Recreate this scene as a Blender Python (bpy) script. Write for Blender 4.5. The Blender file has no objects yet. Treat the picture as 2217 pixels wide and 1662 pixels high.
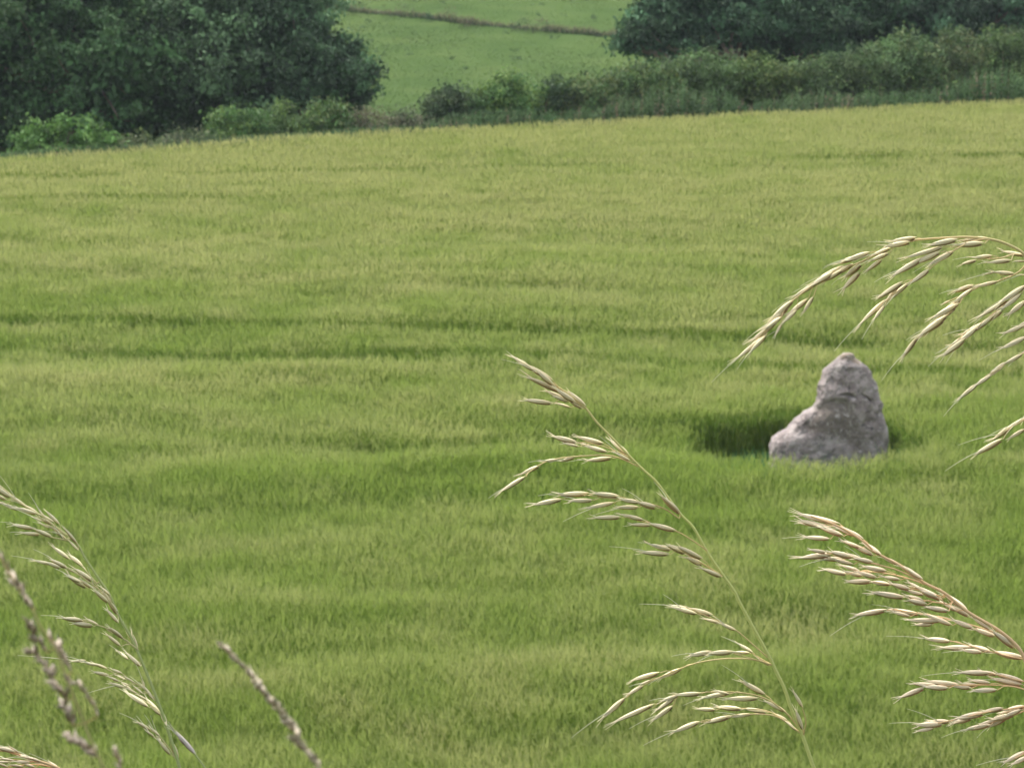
import bpy, math, random
import numpy as np
from mathutils import Vector, noise as mnoise

# ------------------------------------------------------------------ camera, sky, sun, exposure
scene = bpy.context.scene
COL = scene.collection
H = 9.93                       # eye height above the field datum
PITCH = math.radians(10.0)     # looking down
FPX = 5000.0                   # focal length in pixels of the 2217 px wide photograph
cam_d = bpy.data.cameras.new("camera")
cam = bpy.data.objects.new("camera", cam_d)
COL.objects.link(cam)
cam.location = (0, 0, H)
cam.rotation_euler = (math.radians(90) - PITCH, 0, 0)
cam_d.sensor_width = 36.0
cam_d.lens = 36.0 * FPX / 2217.0
cam_d.clip_start = 0.05
cam_d.clip_end = 6000
cam_d.dof.use_dof = True
cam_d.dof.focus_distance = 1.12
cam_d.dof.aperture_fstop = 81.2 / 1.30
scene.camera = cam

SUN_EL, SUN_AZ = math.radians(58), math.radians(-40)   # azimuth from +Y towards +X
world = bpy.data.worlds.new("World")
scene.world = world
world.use_nodes = True
nt = world.node_tree
sky = nt.nodes.new("ShaderNodeTexSky")
sky.sky_type = 'NISHITA'
sky.sun_disc = False
sky.sun_elevation = SUN_EL
sky.sun_rotation = SUN_AZ
sky.air_density = 1.0
sky.dust_density = 5.0
sky.ozone_density = 1.0
hs = nt.nodes.new("ShaderNodeHueSaturation")      # thin cloud: a whiter sky
hs.inputs["Saturation"].default_value = 0.40
nt.links.new(sky.outputs[0], hs.inputs["Color"])
nt.links.new(hs.outputs[0], nt.nodes["Background"].inputs[0])
nt.nodes["Background"].inputs[1].default_value = 0.14
sun_d = bpy.data.lights.new("sun", 'SUN')
sun_d.energy = 1.0
sun_d.angle = math.radians(25)
sun_d.color = (1.0, 0.96, 0.9)
sun = bpy.data.objects.new("sun", sun_d)
COL.objects.link(sun)
sdir = Vector((math.sin(SUN_AZ) * math.cos(SUN_EL), math.cos(SUN_AZ) * math.cos(SUN_EL), math.sin(SUN_EL)))
sun.rotation_euler = sdir.to_track_quat('Z', 'Y').to_euler()
scene.view_settings.view_transform = 'Standard'
scene.view_settings.look = 'None'
scene.view_settings.gamma = 1.0
scene.view_settings.exposure = 1.6
try:
    scene.cycles.use_denoising = True
    scene.cycles.max_bounces = 8
    scene.cycles.transparent_max_bounces = 4
except Exception:
    pass

rng = np.random.default_rng(7)
rnd = random.Random(11)

# ------------------------------------------------------------------ helpers
def tag(o, label=None, cat=None, group=None, kind=None):
    for k, v in (("label", label), ("category", cat), ("group", group), ("kind", kind)):
        if v:
            o[k] = v
    return o

def empty(name, loc):
    o = bpy.data.objects.new(name, None)
    o.empty_display_size = 0.1
    o.location = loc
    COL.objects.link(o)
    return o

def mesh_np(name, V, F, mats, parent=None, cols=None, smooth=False, midx=None):
    """V (n,3) world coordinates, F (m,k) one face size; linked as ONE mesh object."""
    V = np.asarray(V, dtype=np.float32).copy()
    F = np.asarray(F, dtype=np.int32)
    if parent is not None:
        p = np.zeros(3)
        q = parent
        while q is not None:
            p += np.array(q.location)
            q = q.parent
        V -= p.astype(np.float32)
    me = bpy.data.meshes.new(name)
    n, (m, k) = len(V), F.shape
    me.vertices.add(n)
    me.vertices.foreach_set("co", V.ravel())
    me.loops.add(m * k)
    me.loops.foreach_set("vertex_index", F.ravel())
    me.polygons.add(m)
    me.polygons.foreach_set("loop_start", np.arange(0, m * k, k, dtype=np.int32))
    try:
        me.polygons.foreach_set("loop_total", np.full(m, k, dtype=np.int32))
    except Exception:
        pass
    for mt in (mats if isinstance(mats, (list, tuple)) else [mats]):
        me.materials.append(mt)
    if midx is not None:
        me.polygons.foreach_set("material_index", np.asarray(midx, dtype=np.int32))
    me.polygons.foreach_set("use_smooth", np.full(m, smooth, dtype=bool))
    if cols is not None:
        c = np.ones((n, 4), dtype=np.float32)
        c[:, :3] = cols
        at = me.color_attributes.new("Col", 'FLOAT_COLOR', 'POINT')
        at.data.foreach_set("color", c.ravel())
    me.update(calc_edges=True)
    o = bpy.data.objects.new(name, me)
    COL.objects.link(o)
    if parent is not None:
        o.parent = parent
    return o

def _hash(ix, iy, seed):
    n = (ix.astype(np.int64) * 374761393 + iy.astype(np.int64) * 668265263 + seed * 1442695041) & 0x7fffffff
    n = ((n ^ (n >> 13)) * 1274126177) & 0x7fffffff
    n = n ^ (n >> 16)
    return (n & 0xffff) / 65535.0

def vnoise(x, y, seed=0):
    x = np.asarray(x, float); y = np.asarray(y, float)
    ix = np.floor(x); iy = np.floor(y)
    fx = x - ix; fy = y - iy
    fx = fx * fx * (3 - 2 * fx); fy = fy * fy * (3 - 2 * fy)
    a = _hash(ix, iy, seed); b = _hash(ix + 1, iy, seed)
    c = _hash(ix, iy + 1, seed); d = _hash(ix + 1, iy + 1, seed)
    return (a * (1 - fx) + b * fx) * (1 - fy) + (c * (1 - fx) + d * fx) * fy * 1.0

def fbm(x, y, seed=0, octs=3):
    s = 0; a = 0.5; t = 0
    for k in range(octs):
        s = s + a * vnoise(x * 2 ** k + 17 * k, y * 2 ** k - 9 * k, seed + k); t += a; a *= 0.5
    return s / t

def sstep(a, b, x):
    t = np.clip((np.asarray(x, float) - a) / (b - a), 0, 1)
    return t * t * (3 - 2 * t)

# photograph measurements -> world: a viewing ray through a photo pixel, and where it meets a known surface
CP, SP = math.cos(PITCH), math.sin(PITCH)
def ray(px, py):
    a = (px - 1108.5) / FPX; b = -(py - 831.0) / FPX
    return np.array([a, CP + b * SP, -SP + b * CP])
def at(px, py, d):
    return np.array([0, 0, H]) + ray(px, py) * d
SL = math.tan(math.radians(4.5))       # the field rises away from the viewer
CROP = 0.85
def on_plane(px, py, off=0.0):
    r = ray(px, py)
    t = (H - off) / (SL * r[1] - r[2])
    return np.array([0, 0, H]) + r * t

# ------------------------------------------------------------------ terrain
_e = [on_plane(x, y) for x, y in ((0, 346), (300, 325), (650, 302), (1100, 275), (1600, 250), (2217, 220))]
EX = np.array([p[0] for p in _e]); EY = np.array([p[1] for p in _e])
def edge_y(x):
    x = np.asarray(x, float)
    y = np.interp(x, EX, EY)
    y = np.where(x < EX[0], EY[0] + (x - EX[0]) * 0.36, y)
    y = np.where(x > EX[-1], EY[-1] + (x - EX[-1]) * 0.36, y)
    return np.clip(y, 35, 110)

def ground(x, y):
    x = np.asarray(x, float); y = np.asarray(y, float)
    field = SL * y - CROP
    ey = edge_y(x)
    e = y - ey
    flat = SL * ey - CROP
    beyond = flat + (4.25 - flat) * sstep(2, 22, e)
    hill = 0.135 * np.where(y > 102, y - 102, 0) * sstep(96, 112, y)
    hill = np.where(hill > 18, 18 + 6 * np.tanh((hill - 18) / 30), hill)
    z = np.where(e < 0, field, beyond) + hill
    bank = H - 1.55 - 0.62 * np.maximum(y - 1.5, 0)
    bank = np.minimum(bank, H - 1.55)
    return np.maximum(z, bank)

def on_ground(px, py):
    r = ray(px, py)
    t = np.linspace(60, 400, 8000)
    P = np.array([0, 0, H])[None] + r[None] * t[:, None]
    g = ground(P[:, 0], P[:, 1])
    i = np.argmax(P[:, 2] < g)
    return P[i] if i > 0 else P[-1]

# ------------------------------------------------------------------ materials
def mat(name):
    m = bpy.data.materials.new(name)
    m.use_nodes = True
    n = m.node_tree
    b = n.nodes["Principled BSDF"]
    b.inputs["Roughness"].default_value = 0.8
    b.inputs["Specular IOR Level"].default_value = 0.2
    return m, n, b

def foliage_mat(name, rough=0.55, spec=0.25, trans=0.25, hue_noise=0.0, scale=1.0):
    """leaf colour stored per leaf; a share of the light passes through the leaf"""
    m, n, b = mat(name)
    c = n.nodes.new("ShaderNodeVertexColor"); c.layer_name = "Col"
    n.links.new(c.outputs[0], b.inputs["Base Color"])
    b.inputs["Roughness"].default_value = rough
    b.inputs["Specular IOR Level"].default_value = spec
    t = n.nodes.new("ShaderNodeBsdfTranslucent")
    n.links.new(c.outputs[0], t.inputs[0])
    mx = n.nodes.new("ShaderNodeMixShader"); mx.inputs[0].default_value = trans
    n.links.new(b.outputs[0], mx.inputs[1]); n.links.new(t.outputs[0], mx.inputs[2])
    n.links.new(mx.outputs[0], n.nodes["Material Output"].inputs[0])
    return m

def noise_mat(name, stops, scale, detail=6, bump=0.0, stretch=(1, 1, 1), bscale=None, rough=0.85, distort=0.0, spec=0.2):
    m, n, b = mat(name)
    b.inputs["Specular IOR Level"].default_value = spec
    tc = n.nodes.new("ShaderNodeTexCoord")
    mp = n.nodes.new("ShaderNodeMapping"); mp.inputs["Scale"].default_value = stretch
    n.links.new(tc.outputs["Object"], mp.inputs[0])
    nz = n.nodes.new("ShaderNodeTexNoise")
    nz.inputs["Scale"].default_value = scale; nz.inputs["Detail"].default_value = detail
    nz.inputs["Distortion"].default_value = distort
    n.links.new(mp.outputs[0], nz.inputs["Vector"])
    r = n.nodes.new("ShaderNodeValToRGB")
    while len(r.color_ramp.elements) < len(stops):
        r.color_ramp.elements.new(0.5)
    for el, (p, c) in zip(r.color_ramp.elements, stops):
        el.position = p; el.color = (*c, 1)
    n.links.new(nz.outputs[0], r.inputs[0])
    n.links.new(r.outputs[0], b.inputs["Base Color"])
    b.inputs["Roughness"].default_value = rough
    if bump:
        nb = n.nodes.new("ShaderNodeTexNoise"); nb.inputs["Scale"].default_value = bscale or scale * 4
        nb.inputs["Detail"].default_value = 8
        n.links.new(mp.outputs[0], nb.inputs["Vector"])
        bp = n.nodes.new("ShaderNodeBump"); bp.inputs["Strength"].default_value = bump
        bp.inputs["Distance"].default_value = 0.1
        n.links.new(nb.outputs[0], bp.inputs["Height"]); n.links.new(bp.outputs[0], b.inputs["Normal"])
    return m

M_SOIL = noise_mat("field_soil", [(0.3, (0.035, 0.05, 0.018)), (0.7, (0.05, 0.075, 0.026))], 3.0, bump=0.4)
M_PASTURE = noise_mat("pasture", [(0.32, (0.046, 0.078, 0.024)), (0.5, (0.057, 0.092, 0.029)), (0.68, (0.070, 0.104, 0.034))],
                      0.4, spec=0.0, detail=9, bump=0.15, bscale=1.5, stretch=(0.7, 1.0, 1.0))
M_CROP = foliage_mat("barley", rough=0.8, spec=0.08, trans=0.38)
M_LEAF = foliage_mat("leaves", rough=0.6, spec=0.15, trans=0.18)
M_WEED = foliage_mat("weeds", rough=0.7, spec=0.1, trans=0.2)
M_BARK = noise_mat("bark", [(0.3, (0.09, 0.07, 0.05)), (0.7, (0.2, 0.15, 0.11))], 6, bump=0.6, stretch=(1, 1, 0.25))

# ------------------------------------------------------------------ ground sheets (field with bank, pasture hill)
xs = np.unique(np.concatenate([np.linspace(-3000, -80, 14), np.linspace(-80, 80, 161), np.linspace(80, 3000, 14)]))
ys = np.unique(np.concatenate([np.linspace(-400, -10, 8), np.linspace(-10, 180, 191), np.linspace(180, 320, 29), np.linspace(320, 5000, 14)]))
gx, gy = np.meshgrid(xs, ys)
gz = ground(gx, gy) + 0.12 * (fbm(gx * 0.13, gy * 0.13, 5) - 0.5) * sstep(95, 115, gy)
GV = np.stack([gx.ravel(), gy.ravel(), gz.ravel()], 1)
nx = len(xs)
ii = (np.arange(len(ys) - 1)[:, None] * nx + np.arange(nx - 1)[None]).ravel()
GF = np.stack([ii, ii + 1, ii + nx + 1, ii + nx], 1)
fc = GV[GF].mean(1)
is_hill = fc[:, 1] - edge_y(fc[:, 0]) > 9.0
def sub_sheet(name, sel, m):
    F = GF[sel]
    used, inv = np.unique(F, return_inverse=True)
    return mesh_np(name, GV[used], inv.reshape(F.shape), m, smooth=True)
tag(sub_sheet("ground", ~is_hill, M_SOIL), kind="structure", label="dark soil of the barley field and the bank in front")
tag(sub_sheet("pasture_hill", is_hill, M_PASTURE), kind="structure", label="smooth bright green pasture slope rising beyond the hedge")

# ------------------------------------------------------------------ barley crop (nobody could count it)
STONE = on_plane(1790, 1067, -CROP)              # middle of the foot of the stone
PIT = (on_plane(1738, 932)[0], on_plane(1738, 945)[1])
trk = []
for a, b in (((0, 690), (1040, 713)), ((0, 748), (1200, 775)), ((680, 426), (1340, 421)), ((300, 378), (1500, 352))):
    p, q = on_plane(*a), on_plane(*b)
    s = (q[1] - p[1]) / (q[0] - p[0])
    trk.append((p[1] - s * p[0], s))
DIP_A, DIP_B = on_plane(820, 962), on_plane(1210, 958)

def crop_height(x, y):
    """crop top above the soil, with the wind's waves, the wheel tracks and the bare ring round the stone"""
    w = (fbm(x / 3.2, y / 0.95, 21, 3) - 0.5) * 0.25
    w += (fbm(x / 9.0, y / 2.6, 31, 2) - 0.5) * 0.22
    w += (vnoise(x / 0.55, y / 0.45, 41) - 0.5) * 0.10
    fade = 1 - 0.5 * sstep(44, 64, y)
    h = CROP + w * fade
    # band of shorter crop between the tracks on the right
    cx = sstep(-1, 3, x)
    h -= 0.10 * cx * sstep(38, 39.5, y) * (1 - sstep(43.5, 45.5, y))
    for k, (y0, s) in enumerate(trk):
        d = np.abs(y - (y0 + s * x) - 0.12 * np.sin(x * 0.6 + k))
        brk = fbm(x / 1.9, y * 0 + k * 7.3, 51 + k, 2)
        st = [0.56, 0.58, 0.32, 0.22][k] * (1 - 0.5 * sstep(-1, 2, x) * (k < 2)) * sstep(0.30 - 0.14 * (x < -1) * (k < 2), 0.52 - 0.14 * (x < -1) * (k < 2), brk)
        if k == 1:
            st = st * np.where(x > -5.5, 0.85, 1)
        h -= st * (1 - sstep(0.13, 0.38, d))
    # lodged dip running left from the stone
    t = np.clip((x - DIP_A[0]) / (DIP_B[0] - DIP_A[0]), 0, 1)
    cy = DIP_A[1] + t * (DIP_B[1] - DIP_A[1]) + 0.25 * np.sin(x * 1.3)
    inside = sstep(DIP_A[0] - 1.2, DIP_A[0] + 0.5, x) * (1 - sstep(DIP_B[0], DIP_B[0] + 1.2, x))
    h -= 0.42 * inside * (1 - sstep(0.15, 0.75, np.abs(y - cy)))
    h += 0.10 * inside * (1 - sstep(0.1, 0.5, np.abs(y - cy + 1.1)))
    # ring round the stone
    px_, py_ = PIT
    dx = (x - px_ + 0.08) / 1.98
    dy = (y - py_) / np.where(y > py_, 1.75, 1.50)
    jag = 0.26 * (fbm(x * 2.6, y * 2.6, 77, 3) - 0.5)
    r = (np.abs(dx) ** 2.2 + np.abs(dy) ** 2.2) ** (1 / 2.2) + jag
    r2 = np.sqrt(((x - px_) / 2.9) ** 2 + ((y - py_ - 0.2) / 1.5) ** 2)
    h -= 0.04 * (1 - sstep(0.75, 1.1, r2)) * sstep(py_ - 0.9, py_ + 0.1, y)
    h -= 0.20 * sstep(-4.6, -1.9, x - px_) * (1 - sstep(-1.5, -1.2, x - px_)) * sstep(-1.1, -0.4, y - py_) * (1 - sstep(0.9, 1.5, y - py_))
    # the ring's wall is steep behind the stone and slopes gently at its left end
    end = sstep(1.1, 2.0, px_ - x)
    h = np.minimum(h, 0.10 + 0.95 * (sstep(0.88, 1.06, r) * (1 - end) + sstep(0.55, 1.30, r) * end))
    return h

def build_crop():
    Vs, Cs, Fs = [], [], []
    base = 0
    bands = [(19.5, 26, 1150), (26, 32, 950), (32, 40, 760), (40, 48, 560), (48, 58, 420), (58, 90, 320)]
    G_STEM = np.array([0.165, 0.255, 0.045]); G_LEAF = np.array([0.17, 0.27, 0.048]); E_GREEN = np.array([0.208, 0.285, 0.058]); E_RIPE = np.array([0.345, 0.366, 0.135])
    for (y0, y1, dens) in bands:
        hw = 0.2217 * y1 * 1.06 + 4.0
        n = int(dens * 2 * hw * (y1 - y0))
        x = rng.uniform(-hw, hw, n); y = rng.uniform(y0, y1, n)
        keep = (y < edge_y(x)) & (np.abs(x) < 0.2217 * y * 1.06 + 4.0)
        x, y = x[keep], y[keep]
        h = crop_height(x, y) + rng.normal(0, 1, len(x)) * (0.026 - 0.012 * sstep(40, 60, y))
        # ripe fringe standing a little taller along the far edge
        ed = edge_y(x) - y
        h += 0.03 * (1 - sstep(0.0, 0.8, ed))
        keep = h > 0.16
        x, y, h, ed = x[keep], y[keep], h[keep], ed[keep]
        n = len(x)
        z = ground(x, y)
        fat = np.clip(y / 30, 0.85, 2.0)
        # wind lean: towards the left, with slow gusts, and small scatter
        gust = fbm(x / 4, y / 1.6, 91, 2)
        lean = np.stack([-0.03 - 0.12 * gust + rng.normal(0, 0.10, n), -0.08 + 0.12 * (gust - .5) + rng.normal(0, 0.07, n)], 1)
        yaw = rng.uniform(0, math.pi, n)
        ux, uy = np.cos(yaw), np.sin(yaw)
        tint = 0.9 + 0.2 * rng.random(n)
        patch = fbm(x / 0.9, y / 0.7, 61, 3)
        big = fbm(x / 7.0, y / 3.0, 71, 2)
        ripe = np.clip((patch - 0.5) * 1.3 + (big - 0.5) * 0.8 + 0.45 + 0.60 * sstep(30, 64, y) - 0.16, 0, 1)
        ripe = np.clip(ripe + 0.5 * (1 - sstep(0, 0.7, ed)), 0, 1.2)
        # --- stem: two-quad strip
        w = 0.0045 * fat
        P0 = np.stack([x, y, z], 1)
        P1 = np.stack([x + lean[:, 0] * h * .35, y + lean[:, 1] * h * .35, z + h * 0.6], 1)
        P2 = np.stack([x + lean[:, 0] * h, y + lean[:, 1] * h, z + h * 0.96], 1)
        U = np.stack([ux * w, uy * w, np.zeros(n)], 1)
        V = np.stack([P0 - U, P0 + U, P1 - U, P1 + U, P2 - U * .6, P2 + U * .6], 1).reshape(-1, 3)
        b = base + 6 * np.arange(n)
        F = np.concatenate([np.stack([b, b + 1, b + 3, b + 2], 1), np.stack([b + 2, b + 3, b + 5, b + 4], 1)])
        c = G_STEM[None] * tint[:, None] + ripe[:, None] * np.array([0.025, 0.012, 0.0])
        Vs.append(V); Fs.append(F); Cs.append(np.repeat(c, 6, 0)); base += 6 * n
        # --- flag leaves: two drooping rhombi
        for k, hk in enumerate((0.72,)):
            ya = rng.uniform(0, 2 * math.pi, n)
            L = rng.uniform(0.14, 0.26, n)
            dx, dy = np.cos(ya), np.sin(ya)
            B = P0 * (1 - hk) + P2 * hk
            up = rng.uniform(0.3, 1.3, n)
            T = B + np.stack([dx * L, dy * L, up * L * 0.6], 1)
            Mi = (B + T) / 2 + np.stack([0 * x, 0 * x, 0.28 * L], 1)
            wl = 0.0055 * fat
            S = np.stack([-dy * wl, dx * wl, np.zeros(n)], 1)
            V = np.stack([B, Mi + S, T, Mi - S], 1).reshape(-1, 3)
            b = base + 4 * np.arange(n)
            F = np.stack([b, b + 1, b + 2, b + 3], 1)
            c = G_LEAF[None] * (0.8 + 0.4 * rng.random(n))[:, None]
            Vs.append(V); Fs.append(F); Cs.append(np.repeat(c, 4, 0)); base += 4 * n
        # --- ear with awns: a nodding narrow rhombus plus a feather of awns
        ya = np.arctan2(lean[:, 1], lean[:, 0]) + rng.normal(0, 1.1, n)
        dx, dy = np.cos(ya), np.sin(ya)
        L = rng.uniform(0.15, 0.24, n)
        nod = rng.uniform(0.3, 1.5, n)
        T = P2 + np.stack([dx * L * .52, dy * L * .52, nod * L * .78], 1)
        Mi = P2 * .55 + T * .45 + np.stack([0 * x, 0 * x, 0.10 * L], 1)
        we = 0.0056 * fat
        tw = rng.uniform(-0.6, 0.6, n)
        S = np.stack([-dy * we, dx * we, tw * we], 1)
        V = np.stack([P2, Mi + S, T, Mi - S], 1).reshape(-1, 3)
        b = base + 4 * np.arange(n)
        F = np.stack([b, b + 1, b + 2, b + 3], 1)
        ear = (E_GREEN[None] * (1 - ripe)[:, None] + E_RIPE[None] * ripe[:, None]) * (0.9 + 0.2 * rng.random(n))[:, None]
        Vs.append(V); Fs.append(F); Cs.append(np.repeat(ear, 4, 0)); base += 4 * n
    return mesh_np("barley_crop", np.concatenate(Vs), np.concatenate(Fs), M_CROP, cols=np.concatenate(Cs))

crop = build_crop()
tag(crop, "green barley crop turning yellow, rippled by wind, covering the field", "crop", kind="stuff")

# short regrowth in the ring round the stone
def build_regrowth():
    n = 5200
    a = rng.uniform(0, 2 * math.pi, n); r = np.sqrt(rng.random(n))
    x = PIT[0] + np.cos(a) * r * 1.75; y = PIT[1] + np.sin(a) * r * 1.4
    right = sstep(0.2, 1.2, x - PIT[0])
    h = rng.uniform(0.08, 0.38, n) + 0.28 * right * rng.random(n) * (y < PIT[1] + 0.35) + 0.45 * (y < PIT[1] - 0.5) * (rng.random(n) < 0.15)
    z = ground(x, y)
    ya = rng.uniform(0, math.pi, n)
    U = np.stack([np.cos(ya), np.sin(ya), 0 * ya], 1) * 0.007
    P0 = np.stack([x, y, z], 1)
    ld = rng.normal(0, 0.25, (n, 2))
    P1 = P0 + np.stack([ld[:, 0] * h * .4, ld[:, 1] * h * .4, h * .6], 1)
    P2 = P0 + np.stack([ld[:, 0] * h, ld[:, 1] * h, h], 1)
    V = np.stack([P0 - U, P0 + U, P1 + U, P1 - U, P2 + U * .2, P2 - U * .2], 1).reshape(-1, 3)
    b = 6 * np.arange(n)
    F = np.concatenate([np.stack([b, b + 1, b + 2, b + 3], 1), np.stack([b + 3, b + 2, b + 4, b + 5], 1)])
    c = np.array([0.085, 0.20, 0.075])[None] * (0.7 + 0.6 * rng.random(n))[:, None]
    return mesh_np("short_grass", V, F, M_CROP, cols=np.repeat(c, 6, 0))
tag(build_regrowth(), "short green grass growing in the bare ring round the stone", "grass", kind="stuff")

# ------------------------------------------------------------------ standing stone
def stone_material():
    m, n, b = mat("weathered_stone")
    N = n.nodes.new; L = n.links.new
    tc = N("ShaderNodeTexCoord")
    def noise(scale, detail=6, rough=0.55, dist=0.0):
        t = N("ShaderNodeTexNoise"); t.inputs["Scale"].default_value = scale; t.inputs["Detail"].default_value = detail
        t.inputs["Roughness"].default_value = rough; t.inputs["Distortion"].default_value = dist
        L(tc.outputs["Object"], t.inputs["Vector"]); return t
    def ramp(src, stops):
        r = N("ShaderNodeValToRGB")
        while len(r.color_ramp.elements) < len(stops): r.color_ramp.elements.new(0.5)
        for el, (p, c) in zip(r.color_ramp.elements, stops):
            el.position = p; el.color = (*c, 1)
        L(src, r.inputs[0]); return r
    def mix(f, a, bb):
        x = N("ShaderNodeMix"); x.data_type = 'RGBA'
        L(f, x.inputs[0])
        for s, v in ((6, a), (7, bb)):
            if isinstance(v, tuple): x.inputs[s].default_value = (*v, 1)
            else: L(v, x.inputs[s])
        return x.outputs[2]
    base = ramp(noise(3.2, 8, 0.65, 0.4).outputs[0], [(0.33, (0.19, 0.156, 0.145)), (0.5, (0.285, 0.244, 0.228)), (0.67, (0.39, 0.345, 0.32))])
    st = N("ShaderNodeVertexColor"); st.layer_name = "Col"      # stains with a shape of their own
    sep = N("ShaderNodeSeparateColor"); L(st.outputs[0], sep.inputs[0])
    brown = ramp(noise(5, 6).outputs[0], [(0.3, (0.10, 0.082, 0.062)), (0.7, (0.165, 0.14, 0.112))])
    c1 = mix(sep.outputs[0], base.outputs[0], brown.outputs[0])
    och = ramp(noise(9, 4).outputs[0], [(0.4, (0.23, 0.17, 0.11)), (0.6, (0.30, 0.25, 0.18))])
    c2 = mix(sep.outputs[1], c1, och.outputs[0])
    c2 = mix(sep.outputs[2], c2, (0.08, 0.085, 0.085))
    spots = ramp(noise(13, 9, 0.72, 0.8).outputs[0], [(0.54, (0, 0, 0)), (0.62, (0.85, 0.85, 0.85))])
    c3 = mix(spots.outputs[0], c2, (0.44, 0.405, 0.375))
    pits = ramp(noise(12, 7, 0.65, 0.9).outputs[0], [(0.34, (0.9, 0.9, 0.9)), (0.42, (0, 0, 0))])
    c4 = mix(pits.outputs[0], c3, (0.07, 0.065, 0.06))
    L(c4, b.inputs["Base Color"])
    b.inputs["Roughness"].default_value = 0.92
    bp = N("ShaderNodeBump"); bp.inputs["Strength"].default_value = 1.0; bp.inputs["Distance"].default_value = 0.06
    L(noise(14, 10, 0.65).outputs[0], bp.inputs["Height"]); L(bp.outputs[0], b.inputs["Normal"])
    return m

def build_stone():
    K = 450 / 2212.0
    left = [(1125, 142), (1075, 178), (1030, 222), (1000, 250), (920, 315), (890, 400), (868, 480), (850, 560), (842, 650), (805, 715), (700, 768), (600, 850), (520, 950), (425, 1000), (352, 1058), (337, 1150), (330, 1300), (330, 1480), (340, 1800)]
    right = [(1225, 142), (1268, 190), (1335, 245), (1405, 325), (1455, 430), (1490, 530), (1525, 640), (1545, 760), (1583, 870), (1603, 960), (1600, 1060), (1585, 1200), (1570, 1300), (1560, 1480), (1550, 1800)]
    D = STONE[1]
    def conv(pts):
        out = []
        for px, py in pts:
            r = ray(1600 + px * K, 740 + py * K)
            t = (D - 0.10) / r[1]
            p = np.array([0, 0, H]) + r * t
            out.append((p[2], p[0]))
        out.sort()
        return np.array(out)
    Lp, Rp = conv(left), conv(right)
    zlo = STONE[2] - 0.35
    ztop = min(Lp[-1, 0], Rp[-1, 0])
    NR, NA = 150, 220
    zt = 1 - (1 - np.linspace(0, 1, NR)) ** 1.25
    zs = zlo + (ztop - zlo) * zt
    th = np.linspace(0, 2 * math.pi, NA, endpoint=False)
    V = np.zeros((NR, NA, 3)); Ccol = np.zeros((NR, NA, 3))
    for i, zz in enumerate(zs):
        xl = np.interp(zz, Lp[:, 0], Lp[:, 1]); xr = np.interp(zz, Rp[:, 0], Rp[:, 1])
        u = (zz - zlo) / (ztop - zlo)
        cx, hw = (xl + xr) / 2, (xr - xl) / 2
        hd = 0.50 * (1 - 0.70 * u ** 2.2) * (1 if u < 0.93 else max(0.35, 1 - (u - 0.93) * 6))
        c, s = np.cos(th), np.sin(th)
        ex = 0.72
        X = cx + hw * np.sign(c) * np.abs(c) ** ex
        Y = D + hd * np.sign(s) * np.abs(s) ** ex + 0.06 * u
        V[i, :, 0], V[i, :, 1], V[i, :, 2] = X, Y, zz
    # relief on the front face, in the stone's own x (metres) and z
    X, Y, Z = V[..., 0], V[..., 1], V[..., 2]
    def zx(px, py):
        r = ray(1600 + px * K, 740 + py * K); t = (D - 0.35) / r[1]
        p = np.array([0, 0, H]) + r * t
        return p[0], p[2]
    front = (Y < D + 0.05)
    def poly_mask(pts, soft):
        P = np.array([zx(*p) for p in pts])
        x1, z1 = P[:, 0], P[:, 1]; x2, z2 = np.roll(x1, -1), np.roll(z1, -1)
        inside = np.zeros(X.shape, bool); dist = np.full(X.shape, 9.0)
        for a, b_, c_, d_ in zip(x1, z1, x2, z2):
            cond = ((b_ > Z) != (d_ > Z)) & (X < (c_ - a) * (Z - b_) / (d_ - b_ + 1e-9) + a)
            inside ^= cond
            ex_, ez_ = c_ - a, d_ - b_
            t = np.clip(((X - a) * ex_ + (Z - b_) * ez_) / (ex_ * ex_ + ez_ * ez_), 0, 1)
            dist = np.minimum(dist, np.hypot(X - a - t * ex_, Z - b_ - t * ez_))
        sd = np.where(inside, dist, -dist)
        sd = sd + 0.03 * (fbm(X * 9, Z * 9, 3) - 0.5)
        return sstep(-soft, soft, sd) * front
    # flaked scar: the smooth brown hollow below the ledge
    scar = poly_mask([(930, 640), (1140, 625), (1200, 720), (1260, 850), (1330, 1010), (1400, 1130), (1340, 1330), (1000, 1150), (800, 1000), (700, 900), (780, 800), (880, 720)], 0.035)
    wing = poly_mask([(330, 1500), (340, 1100), (540, 985), (720, 880), (800, 1000), (1000, 1150), (1340, 1330), (1300, 1600)], 0.06)
    V[..., 1] += 0.045 * scar
    V[..., 1] += 0.05 * wing
    brown = poly_mask([(900, 650), (1150, 640), (1210, 740), (1270, 900), (1330, 1030), (1390, 1180), (1300, 1230), (1230, 1120), (1080, 1040), (900, 980), (760, 960), (700, 930), (770, 840)], 0.05)
    dark = poly_mask([(800, 1060), (870, 1060), (960, 1180), (1100, 1230), (1080, 1330), (1000, 1320), (900, 1200)], 0.05)
    dark2 = poly_mask([(1090, 570), (1180, 565), (1260, 600), (1240, 615), (1150, 590)], 0.012)
    dark3 = poly_mask([(1330, 570), (1360, 590), (1430, 640), (1420, 665), (1370, 640)], 0.012)
    V[..., 1] += 0.05 * dark2 + 0.05 * dark3
    och = poly_mask([(1080, 190), (1160, 135), (1200, 140), (1260, 190), (1330, 250), (1300, 265), (1200, 215), (1110, 225)], 0.02)
    Ccol[..., 0] = np.minimum(1, 0.75 * brown * (0.7 + 0.5 * fbm(X * 6, Z * 6, 8)))
    Ccol[..., 1] = 0.8 * och
    Ccol[..., 2] = 0.45 * dark + 0.3 * dark2 + 0.3 * dark3
    # rough surface
    cen = np.array([V[..., 0].mean(), D, 0])
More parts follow.
